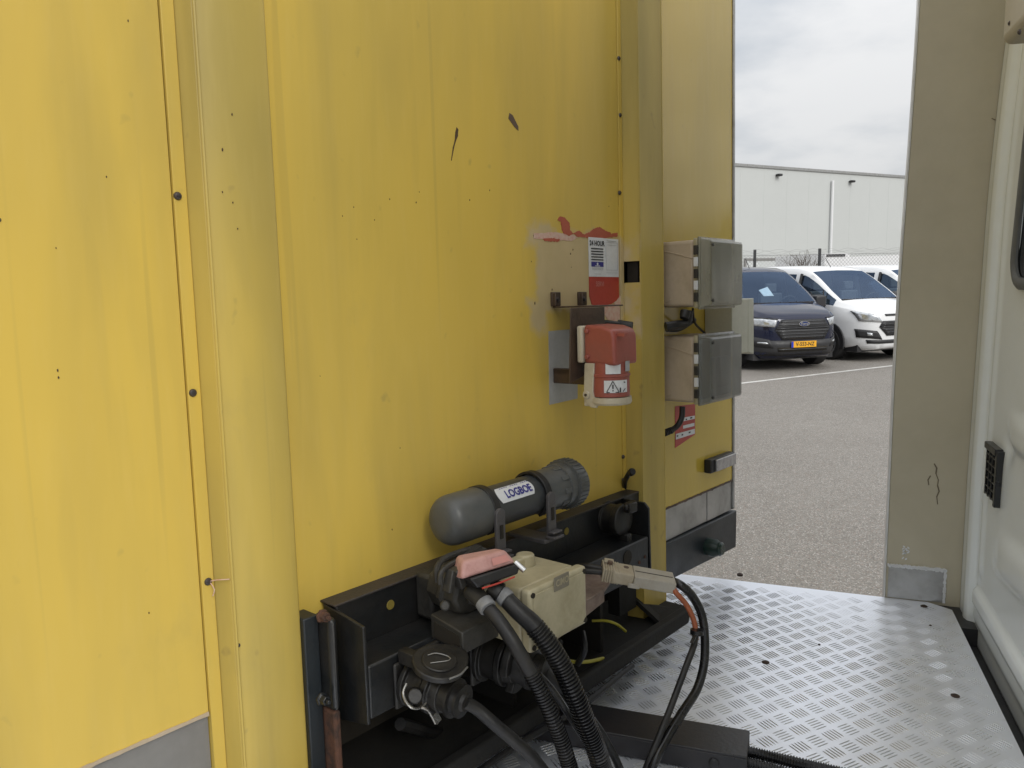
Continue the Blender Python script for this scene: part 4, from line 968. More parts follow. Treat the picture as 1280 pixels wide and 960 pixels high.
cable('battery_cable', 'slimmer black battery cable running straight down beside the loop', [W(869, 792, .326), W(868, 805, .33), W(858, 832, .332), W(846, 864, .33), W(835, 893, .33), W(822, 925, .33), W(806, 965, .32), W(790, 1020, .27)], .0056, MAT['rubber'], n=12, step=.008)
for q in ((871, 790, 4),):
    m = MB(); p = W(q[0], q[1], .33); m.lathe(p - Vector((0, 0, .004)), p + Vector((.001, 0, .004)), [(0, .012), (.008, .012)], 12); m.obox(p + Vector((-.016, -.002, -.006)), Vector((1, 0, .7)), Vector((0, 1, 0)), Vector((-.7, 0, 1)), .009, .003, .0012)
    single('cable_tie', m, MAT['rubber_gloss'], 'black cable tie round the battery cables just below the orange wire', 'cable tie', TM, p)

# ------------------------------------------------------------------ towing truck: deck, cab, side fairing
K = thing('tow_truck', 'white towing truck with a bright tread-plate deck and ribbed rear cab wall', 'truck', KM, Vector((1.2, -.4, DECK - .95 + .0)))
def kpart(name, mb, mat, parent=None, **k): return part(name, mb, mat, parent or K, **k)
DA0, DA1, DB0, DB1 = .12, 2.145, -.411, 1.05
m = MB().add([(DA0, DB0, DECK - .004), (DA1 - .035, DB0, DECK - .004), (DA1, DB0 + .05, DECK - .004), (DA1 + .03, DB1, DECK - .004), (DA0, DB1, DECK - .004),
              (DA0, DB0, DECK), (DA1 - .035, DB0, DECK), (DA1, DB0 + .05, DECK), (DA1 + .03, DB1, DECK), (DA0, DB1, DECK)],
             [(4, 3, 2, 1, 0), (5, 6, 7, 8, 9), (0, 1, 6, 5), (1, 2, 7, 6), (2, 3, 8, 7), (3, 4, 9, 8), (4, 0, 5, 9)])
deck = kpart('deck_plate', m, MAT['chequer'], smooth=0)
m = MB(); cell = .0405; bl_, bw_, bh_ = .0168, .0015, .0015
c45 = math.sqrt(.5)
def inside(a, b_): return DA0 + .02 < a < DA1 - .018 and DB0 + .02 < b_ < .98
for i in range(-60, 100):
    for j in range(-60, 100):
        ca, cb = (i - j) * c45 * cell + .8, (i + j) * c45 * cell + .2
        ca, cb = ca - .3, cb - .9
        if not inside(ca, cb): continue
        ang = R_(45) if (i + j) % 2 else R_(-45)
        ux, uy = math.cos(ang), math.sin(ang)
        wear = min(1.0, max(.25, (cb - DB0) / .22)) * (.75 + .5 * noise.noise(Vector((ca * 3, cb * 3, 0))))
        hh = bh_ * max(.2, min(1, wear))
        for k in (-2, -1, 0, 1, 2):
            ox, oy = ca - uy * k * .0070, cb + ux * k * .0070
            l_ = bl_ * (1 if abs(k) < 2 else .93)
            vs = []
            for (s_, w_) in ((-1, 0), (-.6, -1), (.6, -1), (1, 0), (.6, 1), (-.6, 1)):
                vs.append((ox + ux * s_ * l_ - uy * w_ * bw_, oy + uy * s_ * l_ + ux * w_ * bw_, DECK - .0002))
            vs += [(ox - ux * l_ * .62, oy - uy * l_ * .62, DECK + hh), (ox + ux * l_ * .62, oy + uy * l_ * .62, DECK + hh)]
            m.add(vs, [(0, 1, 6), (1, 2, 7, 6), (2, 3, 7), (3, 4, 7), (4, 5, 6, 7), (5, 0, 6)])
me_ = bpy.data.meshes.new('tread_pattern'); me_.from_pydata([v_ - ORG[K.name] for v_ in m.v], [], m.f); me_.update(); me_.materials.append(MAT['tread'])
o = bpy.data.objects.new('tread_pattern', me_); COL.objects.link(o); o.parent = deck; o['kind'] = 'stuff'
for q in ((957, 828), (1194, 870), (925, 718), (1155, 758), (1163, 782), (1024, 806)):
    p = TH(*q, DECK); big = q[0] in (957, 1194, 925, 1155)
    m = MB().lathe(p - Vector((0, 0, .003)), p + Vector((0, 0, .0035 if big else .002)), [(0, .0085 if big else .003), (.004, .0085 if big else .003), (.0065 if big else .005, .004 if big else .002)], 12); kpart('deck_bolt', m, MAT['rust_dark'], deck)
m = MB(); m.box(DA0, DA1 - .01, DB0 + .01, DB1 - .01, DECK - .05, DECK - .0045); 
for a in (.75, 1.5): m.box(a, a + .07, -2.2, 1.0, DECK - .28, DECK - .051)
m.box(DA0, 2.149, -.60, DB0 + .06, DECK - .075, DECK - .051); m.box(2.02, 2.149, -.46, DB0 + .055, DECK - .050, DECK - .007)  # dark trays added below the deck edge so the gaps to cab and fairing read black
kpart('chassis', m, MAT['trim_dark'])
m = MB()
for a in (.22, 2.0):
    for b_ in (.55, -2.3): m.lathe(Vector((a - .09, b_, -1.45)), Vector((a + .09, b_, -1.45)), [(0, .2), (.01, .345), (.17, .345), (.18, .2)], 28)
parts('wheel', m, MAT['tyre'], K)

# rear cab wall as one pressed sheet: lean plus the pressed features
def lean(h):
    return -.436 - .012 * max(0, (h + .5)) ** 1.0 - .055 * max(0, h - .10) ** 1.6
def sstep(x, a, b_): 
    t_ = max(0, min(1, (x - a) / (b_ - a))); return t_ * t_ * (3 - 2 * t_)
CA0, CA1 = .14, 2.148
def cabwall(u_, v_):
    a = CA0 + (CA1 - CA0) * u_; h = -.90 + 1.75 * v_
    b_ = lean(h)
    edge = CA1 - a
    # corner pillar, then a step into the recessed field
    b_ -= .016 * sstep(edge, .074, .086)
    b_ += .003 * math.exp(-((edge - .055) / .012) ** 6)
    b_ += .006 * math.exp(-((edge - .125) / .012) ** 2) * sstep(h, -.74, -.70)
    # sill roll along the bottom
    k_ = sstep(edge, .085, .11)
    b_ += k_ * .013 * math.exp(-((h + .778) / .019) ** 8)
    b_ += k_ * .008 * sstep(-h, .79, .80) * (1 - sstep(-h, .83, .86))
    # shallow horizontal swage and lozenge-shaped pressings
    f = math.exp(-(((a - 1.72) + (h + .62) * .4) / .17) ** 4 - ((h + .60 - (1.72 - a) * .10) / .045) ** 4); b_ += .016 * f
    f = math.exp(-((a - 1.66) / .20) ** 4 - ((h + .335) / .035) ** 4); b_ += .014 * f
    f = math.exp(-((a - 1.10) / .30) ** 4 - ((h + .55) / .10) ** 4); b_ += .010 * f
    # cup above the vent
    f = math.exp(-((a - 1.865) / .030) ** 2 - ((h + .375) / .03) ** 2); b_ -= .008 * f
    return Vector((a, b_, h))
m = MB(); NU, NV = 420, 300
m.grid(cabwall, NU, NV)
# window opening: drop faces inside a rounded rectangle
wa0, wa1, wh0, wh1 = .55, 1.915, -.030, .50
def inwin(p, gr=0.0):
    dx_ = abs(p.x - (wa0 + wa1) / 2) - ((wa1 - wa0) / 2 - .06) - gr; dz = abs(p.z - (wh0 + wh1) / 2) - ((wh1 - wh0) / 2 - .06) - gr
    return math.hypot(max(dx_, 0), max(dz, 0)) < .06
m.f = [q for q in m.f if not inwin(sum((m.v[i] for i in q), Vector()) / 4, -.012)]
me_ = m.mesh('cab_wall', MAT['truck_white'], ORG[K.name], 60)
cw = bpy.data.objects.new('cab_wall', me_); COL.objects.link(cw); cw.parent = K
sol = cw.modifiers.new('thickness', 'SOLIDIFY'); sol.thickness = .002; sol.offset = 0
pts = []
def wpt(i, n, grow):
    # rounded rectangle outline
    per = []
    r = .06 + grow; x0w, x1w, z0w, z1w = wa0 - grow, wa1 + grow, wh0 - grow, wh1 + grow
    for cxw, czw, a0 in ((x1w - r, z1w - r, 0), (x0w + r, z1w - r, 90), (x0w + r, z0w + r, 180), (x1w - r, z0w + r, 270)):
        for k in range(8): a = R_(a0 + 90 * k / 7); per.append((cxw + r * math.cos(a), czw + r * math.sin(a)))
    return per
per = wpt(0, 0, 0)
path = [Vector((x, lean(z) - .010, z)) for x, z in per]; path.append(path[0])
m = MB()
n = 10; vs = []; fs = []
for i in range(len(path) - 1):
    p = path[i]; d_ = (path[(i + 1) % (len(path) - 1)] - path[i - 1 if i else len(path) - 2]).normalized(); e1_ = Vector((0, 1, 0)); e2_ = d_.cross(e1_)
    for k in range(n): a = 2 * math.pi * k / n; vs.append(p + e1_ * math.cos(a) * .008 + e2_ * math.sin(a) * .013)
N_ = len(path) - 1
for i in range(N_):
    for k in range(n): fs.append((i * n + k, i * n + (k + 1) % n, ((i + 1) % N_) * n + (k + 1) % n, ((i + 1) % N_) * n + k))
m.add(vs, fs); rw = kpart('rear_window', MB().prism([Vector((x, lean(z) - .014, z)) for x, z in per], Vector((0, -.004, 0))), MAT['cab_glass']); kpart('window_seal', m, MAT['window_rubber'], rw)
# vent on the cab wall
vb = lean(-.45) - .019
va0, va1, vh0, vh1 = 1.898, 2.004, -.522, -.392
m = MB()
m.prism([Vector((va1, vb - .004, vh1 - .005)), Vector((va1, vb + .003, vh1 - .010)), Vector((va1, vb + .004, vh0 + .02)), Vector((va1, vb - .004, vh0 + .004))], Vector((va0 + .012 - va1, 0, 0)))
vt = kpart('air_vent', m, MAT['grille_black'], bevel=.005)
m = MB()
m.box(va0, va0 + .014, vb - .004, vb + .017, vh0 + .002, vh1 - .002); m.box(va0 + .010, va1, vb - .002, vb + .019, vh1 - .014, vh1 + .001)
for i in range(4): m.box(va0 + .018 + i * .0265, va0 + .023 + i * .0265, vb + .004, vb + .015, vh0 + .008, vh1 - .012)
for j in range(6):
    z = vh0 + .010 + j * .0185; m.box(va0 + .012, va1, vb + .004, vb + .0145, z, z + .004)
kpart('vent_grid', m, MAT['grille_black'], vt, bevel=.0015)
# remaining cab body
m = MB(); m.prism([Vector((CA0, -.50, -.90)), Vector((CA0, -2.1, -.90)), Vector((CA0, -2.2, -.10)), Vector((CA0, -1.75, .72)), Vector((CA0, -1.2, .92)), Vector((CA0, -.56, .90))], Vector((CA1 - CA0 - .01, 0, 0)))
kpart('cab_body', m, MAT['truck_white'], bevel=.03, segs=3)
m = MB(); m.prism([Vector((.2, -.50, .86)), Vector((.2, -1.6, .95)), Vector((.2, -.9, 1.45)), Vector((.2, -.50, 1.50))], Vector((1.9, 0, 0))); kpart('roof_fairing', m, MAT['fairing'], bevel=.03, segs=3)
# corner bracket of the roof fairing with rivets
q0 = TB(1257, 20, -.40)
m = MB().box(1.2, q0.x, -.50, -.395, .445, .86); cb = kpart('fairing_bracket', m, MAT['fairing'], bevel=.018, segs=4)
for q in ((1262, 29), (1274, 40)):
    p = TB(q[0], q[1], -.395); kpart('rivet', MB().lathe(p - Vector((0, .002, 0)), p + Vector((0, .003, 0)), [(0, .005), (.003, .0045), (.005, .002)], 12), MAT['screw'], cb)
# side fairing panel standing on the deck edge
FA = 2.150
def fb(h): return -.262 - .018 * sstep(h, -.3, .7)
m = MB(); NN = 24
vs = []
hs = [-.865 + (1.50 + .865) * i / NN for i in range(NN + 1)]
outer = [Vector((FA, fb(h), h)) for h in hs] + [Vector((FA, -.60, 1.50)), Vector((FA, -.60, -.865))]
m.prism(outer, Vector((.024, 0, 0))); fp = kpart('side_fairing', m, MAT['fairing'], bevel=.002)
m = MB().prism([Vector((FA - .001, fb(h) + .0005, h)) for h in hs] + [Vector((FA - .001, fb(h) + .004, h)) for h in reversed(hs)], Vector((.026, 0, 0))); kpart('edge_strip', m, MAT['fairing_edge'], fp)
m = MB().box(FA - .003, FA - .0002, -.396, -.267, -.848, -.762); rp = kpart('repair_plate', m, MAT['alu_dull'], fp, label='grey metal repair plate low on the beige panel')
m = MB()
ja = []
for i in range(40):
    b_ = -.398 + .132 * i / 39
    m.obox(Vector((FA - .003, b_, -.761 + .003 * noise.noise(Vector((i * .8, 0, 0))))), Vector((1, 0, 0)), Vector((0, 1, 0)), Vector((0, 0, 1)), .003, .0024, .0030 + .0050 * abs(noise.noise(Vector((i * .9, 3, 0)))))
for i in range(22):
    m.obox(Vector((FA - .003, -.398 + .001 * noise.noise(Vector((i * .7, 5, 0))), -.846 + .084 * i / 21)), Vector((1, 0, 0)), Vector((0, 1, 0)), Vector((0, 0, 1)), .003, .0018 + .002 * random.random(), .0025)
kpart('sealant_bead', m, MAT['label_white'], rp, kind='stuff')
m = MB()
def crack(pts, w_):
    P = [TA(x, y, FA - .0006) for x, y in pts]
    for i in range(len(P) - 1):
        a, b_ = P[i], P[i + 1]; d_ = (b_ - a).normalized(); m.obox((a + b_) / 2, Vector((1, 0, 0)), d_, d_.cross(Vector((1, 0, 0))), .0006, (b_ - a).length / 2 + .0008, w_ * (1 + random.random() * .8))
crack([(1168, 580), (1171, 585), (1170, 592), (1173, 600), (1172, 607), (1174, 614), (1171, 621), (1172, 630)], .0010)
crack([(1163, 595), (1160, 600), (1161, 606)], .0008)
crack([(1240, 148), (1244, 150)], .0006)
kpart('cracks', m, MAT['crack'], fp, kind='stuff')
m = MB()
for i in range(14):
    p = TA(1132 + random.uniform(-4, 4), 690 + random.uniform(-7, 10), FA - .0008); m.obox(p, Vector((1, 0, 0)), Vector((0, 1, random.uniform(-1, 1))), Vector((0, 0, 1)), .0008, .0028, .0018)
kpart('paint_chips', m, MAT['label_white'], fp, kind='stuff')

# black steel channel lying on the deck, with a hose in its end
bx0, bx1 = 1.262, 1.345; bz = DECK + .042
BO = Vector((1.30, .05, DECK))
ch = thing('steel_channel', 'black steel box section lying on the tread plate with hoses in its end', 'steel channel', KM, BO)
m = MB()
m.box(bx0, bx1, .045, .62, bz - .004, bz); m.box(bx0, bx0 + .004, .045, .62, DECK + .002, bz - .0041); m.box(bx1 - .004, bx1, .045, .62, DECK + .002, bz - .0041); m.box(bx0 + .0041, bx1 - .0041, .06, .62, DECK + .0021, DECK + .005)
part('box_section', m, pm('satin_black_steel', (0.018, 0.018, 0.020), 0.36, 0, (0.045, 0.026, 0.018), .4, 7, bmp=.2), ch, bevel=.0015)
p = Vector((bx0 - .0005, .10, DECK + .021)); part('bolt', MB().lathe(p + Vector((.002, 0, 0)), p - Vector((.003, 0, 0)), [(0, .009), (.003, .009), (.005, .006)], 14), MAT['steel_black'], ch)
for k, (aa, r_) in enumerate(((1.285, .0100), (1.318, .0095), (1.302, .008))):
    hz = DECK + .016 + (.012 if k == 2 else 0)
    pts = [Vector((aa, .30, hz)), Vector((aa, .10, hz)), Vector((aa, .03, hz)), Vector((aa - .012 + .01 * k, -.05, DECK + .013)), Vector((aa - .03 + .02 * k, -.16, DECK + .013)), Vector((aa - .02 + .02 * k, -.34, DECK + .013)), Vector((aa, -.42, DECK - .03))]
    mm = MB().tube(pts, r_, 12, rib=.001, pitch=.0045)
    single('deck_hose', mm, MAT['rubber_gloss'], ['ribbed black hose leaving the steel channel, lowest of the bunch', 'ribbed black hose leaving the steel channel on its far side', 'slimmest ribbed hose, lying on top of the other two'][k], 'hose', KM, pts[2], group='hoses from the steel channel')

# ------------------------------------------------------------------ parked vans
def interp(tab, x):
    for i in range(len(tab) - 1):
        if x <= tab[i + 1][0]:
            a, b_ = tab[i], tab[i + 1]; t_ = (x - a[0]) / (b_[0] - a[0]); t_ = max(0, min(1, t_)); return a[1] + (b_[1] - a[1]) * t_
    return tab[-1][1]
ZT = [(0, .86), (.03, .985), (.10, 1.05), (.25, 1.11), (.5, 1.175), (.80, 1.245), (1.1, 1.45), (1.45, 1.69), (1.70, 1.835), (1.85, 1.90), (2.1, 1.95), (3, 1.985), (4.7, 1.95), (4.9, 1.90), (4.97, 1.80)]
ZBELT = [(0, .78), (.03, .87), (.10, .94), (.25, 1.01), (.5, 1.06), (.8, 1.11), (1.2, 1.13), (4.97, 1.15)]
WW = [(0, .46), (.03, .57), (.10, .69), (.2, .79), (.35, .87), (.55, .93), (.8, .965), (1.2, .990), (4.7, .99), (4.9, .965), (4.97, .90)]
WT = [(0, .42), (.1, .62), (.25, .73), (.5, .80), (.8, .85), (1.1, .845), (1.45, .80), (1.75, .765), (2.1, .78), (3, .80), (4.7, .80), (4.97, .74)]
ZB = [(0, .34), (.03, .28), (.2, .23), (1, .24), (4.8, .26), (4.97, .34)]
def section(d):
    w = interp(WW, d); zt_ = interp(ZT, d); zb_ = min(interp(ZBELT, d), zt_ - .04); wt_ = min(interp(WT, d), w - .01); z0 = interp(ZB, d)
    edge = (wt_, zt_ - (.05 if d > 1.9 else .03))
    blt = (w - .012, zb_)
    P = [(0, z0), (w * .86, z0), (w * .985, z0 + .10), (w, .52 if z0 + .1 < .52 < zb_ - .05 else (z0 + zb_) / 2), (w, (zb_ + .55) / 2 if zb_ > .75 else zb_ - .04), blt]
    for t_ in (.10, .86): P.append((blt[0] + (edge[0] - blt[0]) * t_ + (.022 * math.sin(t_ * math.pi) if d > .9 else 0), blt[1] + (edge[1] - blt[1]) * t_))
    P.append(edge); P.append((edge[0] * .93, zt_ - .012)); P.append((edge[0] * .5, zt_ + .006)); P.append((0, zt_ + .012))
    return P
DS = [0, .03, .06, .10, .17, .25, .35, .45, .60, .72, .80, .88, .98, 1.1, 1.25, 1.45, 1.62, 1.74, 1.85, 1.95, 2.1, 2.35, 2.45, 2.8, 3.3, 3.9, 4.4, 4.7, 4.82, 4.9, 4.97]
NP = 12
def van_mesh_data():
    V = []; ring = 2 * NP - 2
    for d in DS:
        P = section(d)
        full = P + [(-y, z) for y, z in reversed(P[1:-1])]
        V += [Vector((-d, y, z)) for y, z in full]
    Fb, Fg, Fw = [], [], []
    for i in range(len(DS) - 1):
        for k in range(ring):
            q = (i * ring + k, i * ring + (k + 1) % ring, (i + 1) * ring + (k + 1) % ring, (i + 1) * ring + k)
            kk = k if k < NP - 1 else ring - 1 - k
            if .88 <= DS[i] < 1.95 and kk == 6: Fg.append(q)
            elif 2.1 <= DS[i] < 2.8 and kk == 6: Fg.append(q)
            elif .80 <= DS[i] < 1.70 and kk >= 9: Fw.append(q)
            else: Fb.append(q)
    Fb.append(tuple(range(ring - 1, -1, -1))); Fb.append(tuple(range((len(DS) - 1) * ring, len(DS) * ring)))
    return V, Fb, Fg, Fw
VV, FB, FG, FW = van_mesh_data()
bvh = BVHTree.FromPolygons(VV, FB + FG + FW)
def vp(poly, thick=.012, off=.006, nu=8, nv=4, side=None):
    """patch lying on the van skin: poly = 4 corners (y, z) seen from the front, or (x, z) seen from the side"""
    m = MB(); pts = []
    for i in range(nu + 1):
        for j in range(nv + 1):
            a, b_ = i / nu, j / nv
            y = (poly[0][0] * (1 - a) + poly[1][0] * a) * (1 - b_) + (poly[3][0] * (1 - a) + poly[2][0] * a) * b_
            z = (poly[0][1] * (1 - a) + poly[1][1] * a) * (1 - b_) + (poly[3][1] * (1 - a) + poly[2][1] * a) * b_
            if side is None: h = bvh.ray_cast(Vector((1, y, z)), Vector((-1, 0, 0)), 2.5)
            else: h = bvh.ray_cast(Vector((y, side * 2, z)), Vector((0, -side, 0)), 3)
            if h[0] is None: pts.append(Vector((-.3, y, z)) if side is None else Vector((y, side * .9, z)))
            else: pts.append(h[0] + h[1] * off * (1 if h[1].dot(Vector((1, 0, 0)) if side is None else Vector((0, side, 0))) > 0 else -1))
    m.add(pts, [(i * (nv + 1) + j, (i + 1) * (nv + 1) + j, (i + 1) * (nv + 1) + j + 1, i * (nv + 1) + j + 1) for i in range(nu) for j in range(nv)])
    m.thk = thick; return m
HEAD = 167
fwd = Vector((math.sin(R_(HEAD)), math.cos(R_(HEAD)), 0)); lft = Vector((-fwd.y, fwd.x, 0))
def van(label, loc, paint, style, plate=None, paper=False, head=HEAD):
    fw = Vector((math.sin(R_(head)), math.cos(R_(head)), 0)); lf = Vector((-fw.y, fw.x, 0))
    M = Matrix((fw, lf, Vector((0, 0, 1)))).transposed().to_4x4(); M.translation = loc
    v = thing('parked_van', label, 'van', M, Vector((0, 0, 0)), 'vans parked behind the trailer')
    def sub(fs): 
        m = MB(); m.v = list(VV); m.f = list(fs); return m
    def P(name, m, mat, parent=v, **k):
        o = part(name, m, mat, parent, **k)
        if hasattr(m, 'thk'):
            s_ = o.modifiers.new('thickness', 'SOLIDIFY'); s_.thickness = m.thk; s_.offset = 0
        return o
    def clean(fs):
        idx = sorted({i for f_ in fs for i in f_}); mp = {a: b_ for b_, a in enumerate(idx)}
        m = MB(); m.v = [VV[i] for i in idx]; m.f = [tuple(mp[i] for i in f_) for f_ in fs]; return m
    body = P('body', clean(FB), paint, smooth=50)
    ws = P('windscreen', clean(FW), MAT['van_glass'], smooth=50)
    P('side_glass', clean([f_ for f_ in FG if VV[f_[0]].y > 0]), MAT['van_glass']); P('side_glass', clean([f_ for f_ in FG if VV[f_[0]].y < 0]), MAT['van_glass'])
    # interior
    m = MB().box(-2.0, -.70, -.9, .9, .40, .55); m.box(-1.25, -.78, -.85, .85, .8, 1.16); m.box(-3.9, -3.85, -.82, .82, .5, 1.8); P('dashboard', m, MAT['trim_dark'], body)
    for y in (-.45, .45):
        m = MB().box(-1.85, -1.35, y - .26, y + .26, .56, .95); m.box(-1.95, -1.80, y - .25, y + .25, .9, 1.42); m.box(-1.94, -1.83, y - .13, y + .13, 1.43, 1.62); P('seat', m, MAT['seat'], body, bevel=.03)
    m = MB(); c = Vector((-1.18, .42, 1.20)); pts = [c + Vector((.07 * math.sin(a), .19 * math.cos(a), .17 * math.sin(a))) for a in [2 * math.pi * i / 18 for i in range(19)]]; m.tube(pts, .014, 6, .05); m.tube([c + Vector((0, -.18, 0)), c + Vector((0, .18, 0))], .014, 6, .1); P('steering_wheel', m, MAT['trim_dark'], body)
    if paper: P('paper_sheet', MB().prism([Vector((-1.28, .02, 1.56)), Vector((-1.04, .02, 1.385)), Vector((-1.04, -.20, 1.385)), Vector((-1.20, -.22, 1.50))], Vector((-.004, 0, -.006))), MAT['paper'], ws)
    P('wipers', MB().box(-.86, -.79, -.78, .74, 1.232, 1.262), MAT['trim_dark'], ws)
    # pillars, door lines, mirror
    for sgn in (-1, 1):
        m = MB().tube([Vector((-1.93, sgn * .985, 1.16)), Vector((-1.93, sgn * .83, 1.80))], .03, 6, .1); P('window_frame', m, MAT['trim_dark'], body)
        m = MB().tube([Vector((-1.12, sgn * .995, 1.14)), Vector((-1.18, sgn * .93, 1.44))], .014, 6, .1); P('window_frame', m, MAT['trim_dark'], body)
        m = MB(); m.box(-1.28, -1.08, sgn * 1.0, sgn * 1.24, 1.12, 1.36); m.box(-1.2, -1.12, sgn * .95, sgn * 1.05, 1.12, 1.2); P('mirror', m, MAT['trim_dark'], v, bevel=.035, segs=3)
        m = MB().box(-1.975, -1.965, sgn * .985, sgn * .999, .34, 1.12); m.box(-1.065, -1.055, sgn * .985, sgn * .998, .42, 1.1); P('door_gap', m, MAT['seam'], body)
        m = vp([(-1.9, 1.01), (-1.72, 1.01), (-1.72, 1.045), (-1.9, 1.045)], .03, .01, 2, 1, sgn); P('door_handle', m, MAT['trim_dark'], v)
        m = vp([(-1.35, .36), (-3.9, .36), (-3.9, .52), (-1.35, .52)], .02, .008, 8, 2, sgn); P('side_moulding', m, MAT['trim_dark'], v)
        for d in (.95, 3.88):
            c = Vector((-d, sgn * .90, .345))
            m = MB(); n_ = 28
            ring_ = [Vector((c.x + .43 * math.cos(2 * math.pi * i / n_), sgn * .965, max(.24, .36 + .43 * math.sin(2 * math.pi * i / n_)))) for i in range(n_)]
            m.prism(ring_, Vector((0, sgn * .034, 0))); P('wheel_arch', m, MAT['trim_dark'], body)
            m = MB().lathe(c - Vector((0, sgn * .16, 0)), c + Vector((0, sgn * 1, 0)), [(0, .2), (.01, .315), (.03, .345), (.24, .345), (.27, .315), (.272, .235), (.245, .225)], 32, caps=False)
            wh = P('wheel', m, MAT['tyre'])
            m = MB(); o_ = c + Vector((0, sgn * .085, 0)); ay = Vector((0, sgn, 0))
            m.lathe(o_, o_ + ay, [(0, .235), (.022, .235), (.024, .20), (.006, .19), (.004, .06), (.028, .055), (.03, .02)], 30)
            for k in range(5):
                a = 2 * math.pi * k / 5; dr = Vector((math.cos(a), 0, math.sin(a))); m.obox(o_ + dr * .13 + ay * .012, dr, ay, dr.cross(ay), .075, .010, .030)
            P('rim', m, MAT['rim'], wh)
            m = MB()
            for k in range(5):
                a = 2 * math.pi * (k + .5) / 5; dr = Vector((math.cos(a), 0, math.sin(a))); m.lathe(o_ + dr * .15 + ay * .008, o_ + dr * .15 + ay, [(0, .035), (.003, .035)], 10)
            P('rim_holes', m, MAT['trim_dark'], wh, kind='stuff')
    P('underbody', MB().box(-4.8, -.3, -.85, .85, .20, .34), MAT['trim_dark'], body)
    P('aerial', MB().tube([Vector((-1.95, 0, 1.94)), Vector((-2.12, 0, 2.15))], .008, 5, .1), MAT['trim_dark'], v)
    # nose
    if style == 'new':
        P('grille', vp([(-.44, .595), (.44, .595), (.57, .79), (-.57, .79)], .02, .006, 12, 3), MAT['trim_dark'])
        g_ = P('grille', vp([(-.57, .792), (.57, .792), (.45, .965), (-.45, .965)], .02, .006, 12, 3), MAT['trim_dark'])
        for z, w_ in ((.645, .45), (.70, .49), (.755, .53), (.81, .54), (.87, .50), (.925, .46)): P('slat', vp([(-w_, z - .008), (w_, z - .008), (w_, z + .008), (-w_, z + .008)], .012, .022, 12, 1), MAT['grille_slat'], g_)
        for s_ in (-1, 1):
            P('headlight', vp([(s_ * .57, .835), (s_ * .86, .86), (s_ * .86, 1.0), (s_ * .51, .965)], .012, .008, 10, 4), MAT['headlight'])
            P('headlight_brow', vp([(s_ * .51, .968), (s_ * .86, 1.003), (s_ * .85, 1.014), (s_ * .49, .982)], .012, .010, 10, 1), MAT['trim_dark'])
            P('fog_recess', vp([(s_ * .58, .44), (s_ * .85, .47), (s_ * .87, .66), (s_ * .64, .60)], .01, .012, 6, 2), MAT['trim_dark'])
            P('fog_lamp', vp([(s_ * .66, .52), (s_ * .80, .53), (s_ * .80, .56), (s_ * .68, .555)], .01, .022, 3, 2), MAT['headlight'])
        P('lower_bumper', vp([(-.90, .30), (.90, .30), (.90, .585), (-.90, .585)], .01, .006, 24, 3), MAT['trim_dark'])
        lg_ = P('lower_grille', vp([(-.50, .38), (.50, .38), (.52, .455), (-.52, .455)], .01, .016, 12, 1), MAT['seam'])
        P('lower_slat', vp([(-.50, .41), (.50, .41), (.51, .425), (-.51, .425)], .01, .026, 12, 1), MAT['grille_slat'], lg_)
        bz_ = .885
    else:
        P('grille', vp([(-.42, .925), (.42, .925), (.44, .965), (-.44, .965)], .02, .006, 10, 1), MAT['trim_dark'])
        g_ = P('grille', vp([(-.40, .53), (.40, .53), (.57, .71), (-.57, .71)], .02, .006, 12, 3), MAT['trim_dark'])
        P('grille', vp([(-.57, .712), (.57, .712), (.50, .83), (-.50, .83)], .02, .006, 12, 3), MAT['trim_dark'])
        for z, w_ in ((.60, .42), (.655, .47), (.71, .53), (.765, .52)): P('slat', vp([(-w_, z - .008), (w_, z - .008), (w_, z + .008), (-w_, z + .008)], .012, .022, 12, 1), MAT['grille_slat'], g_)
        for s_ in (-1, 1):
            P('headlight', vp([(s_ * .50, .80), (s_ * .84, .83), (s_ * .895, 1.035), (s_ * .60, .94)], .012, .008, 10, 4), MAT['headlight'])
            P('fog_recess', vp([(s_ * .50, .46), (s_ * .86, .50), (s_ * .875, .67), (s_ * .60, .63)], .01, .010, 8, 3), MAT['trim_dark'])
            P('fog_lamp', vp([(s_ * .67, .53), (s_ * .75, .54), (s_ * .75, .60), (s_ * .68, .59)], .01, .022, 3, 2), MAT['headlight'])
        P('lower_bumper', vp([(-.74, .375), (.74, .375), (.76, .45), (-.76, .45)], .01, .006, 16, 2), MAT['trim_dark'])
        bz_ = .88
    # oval badge with its lettering
    if style == 'new' or plate:
        m = MB(); hx_ = bvh.ray_cast(Vector((1, 0, bz_)), Vector((-1, 0, 0)))[0].x + .036
        ell = lambda k: [Vector((hx_, .115 * k * math.cos(2 * math.pi * i / 28), bz_ + .046 * k * math.sin(2 * math.pi * i / 28))) for i in range(28)]
        m.prism(ell(1), Vector((-.02, 0, 0))); bdg = P('badge', m, MAT['chrome'])
        m = MB().prism([q + Vector((.004, 0, 0)) for q in ell(.88)], Vector((-.003, 0, 0))); P('badge_field', m, pm('badge_blue', (.01, .03, .13), .2, bmp=0), bdg)
        m = MB(); add_text(m, 'Ford', .085, lambda x, y: Vector((hx_ + .007, x + y * .25, bz_ + y)), 1.0, .001); P('print', m, MAT['chrome'], bdg, smooth=0)
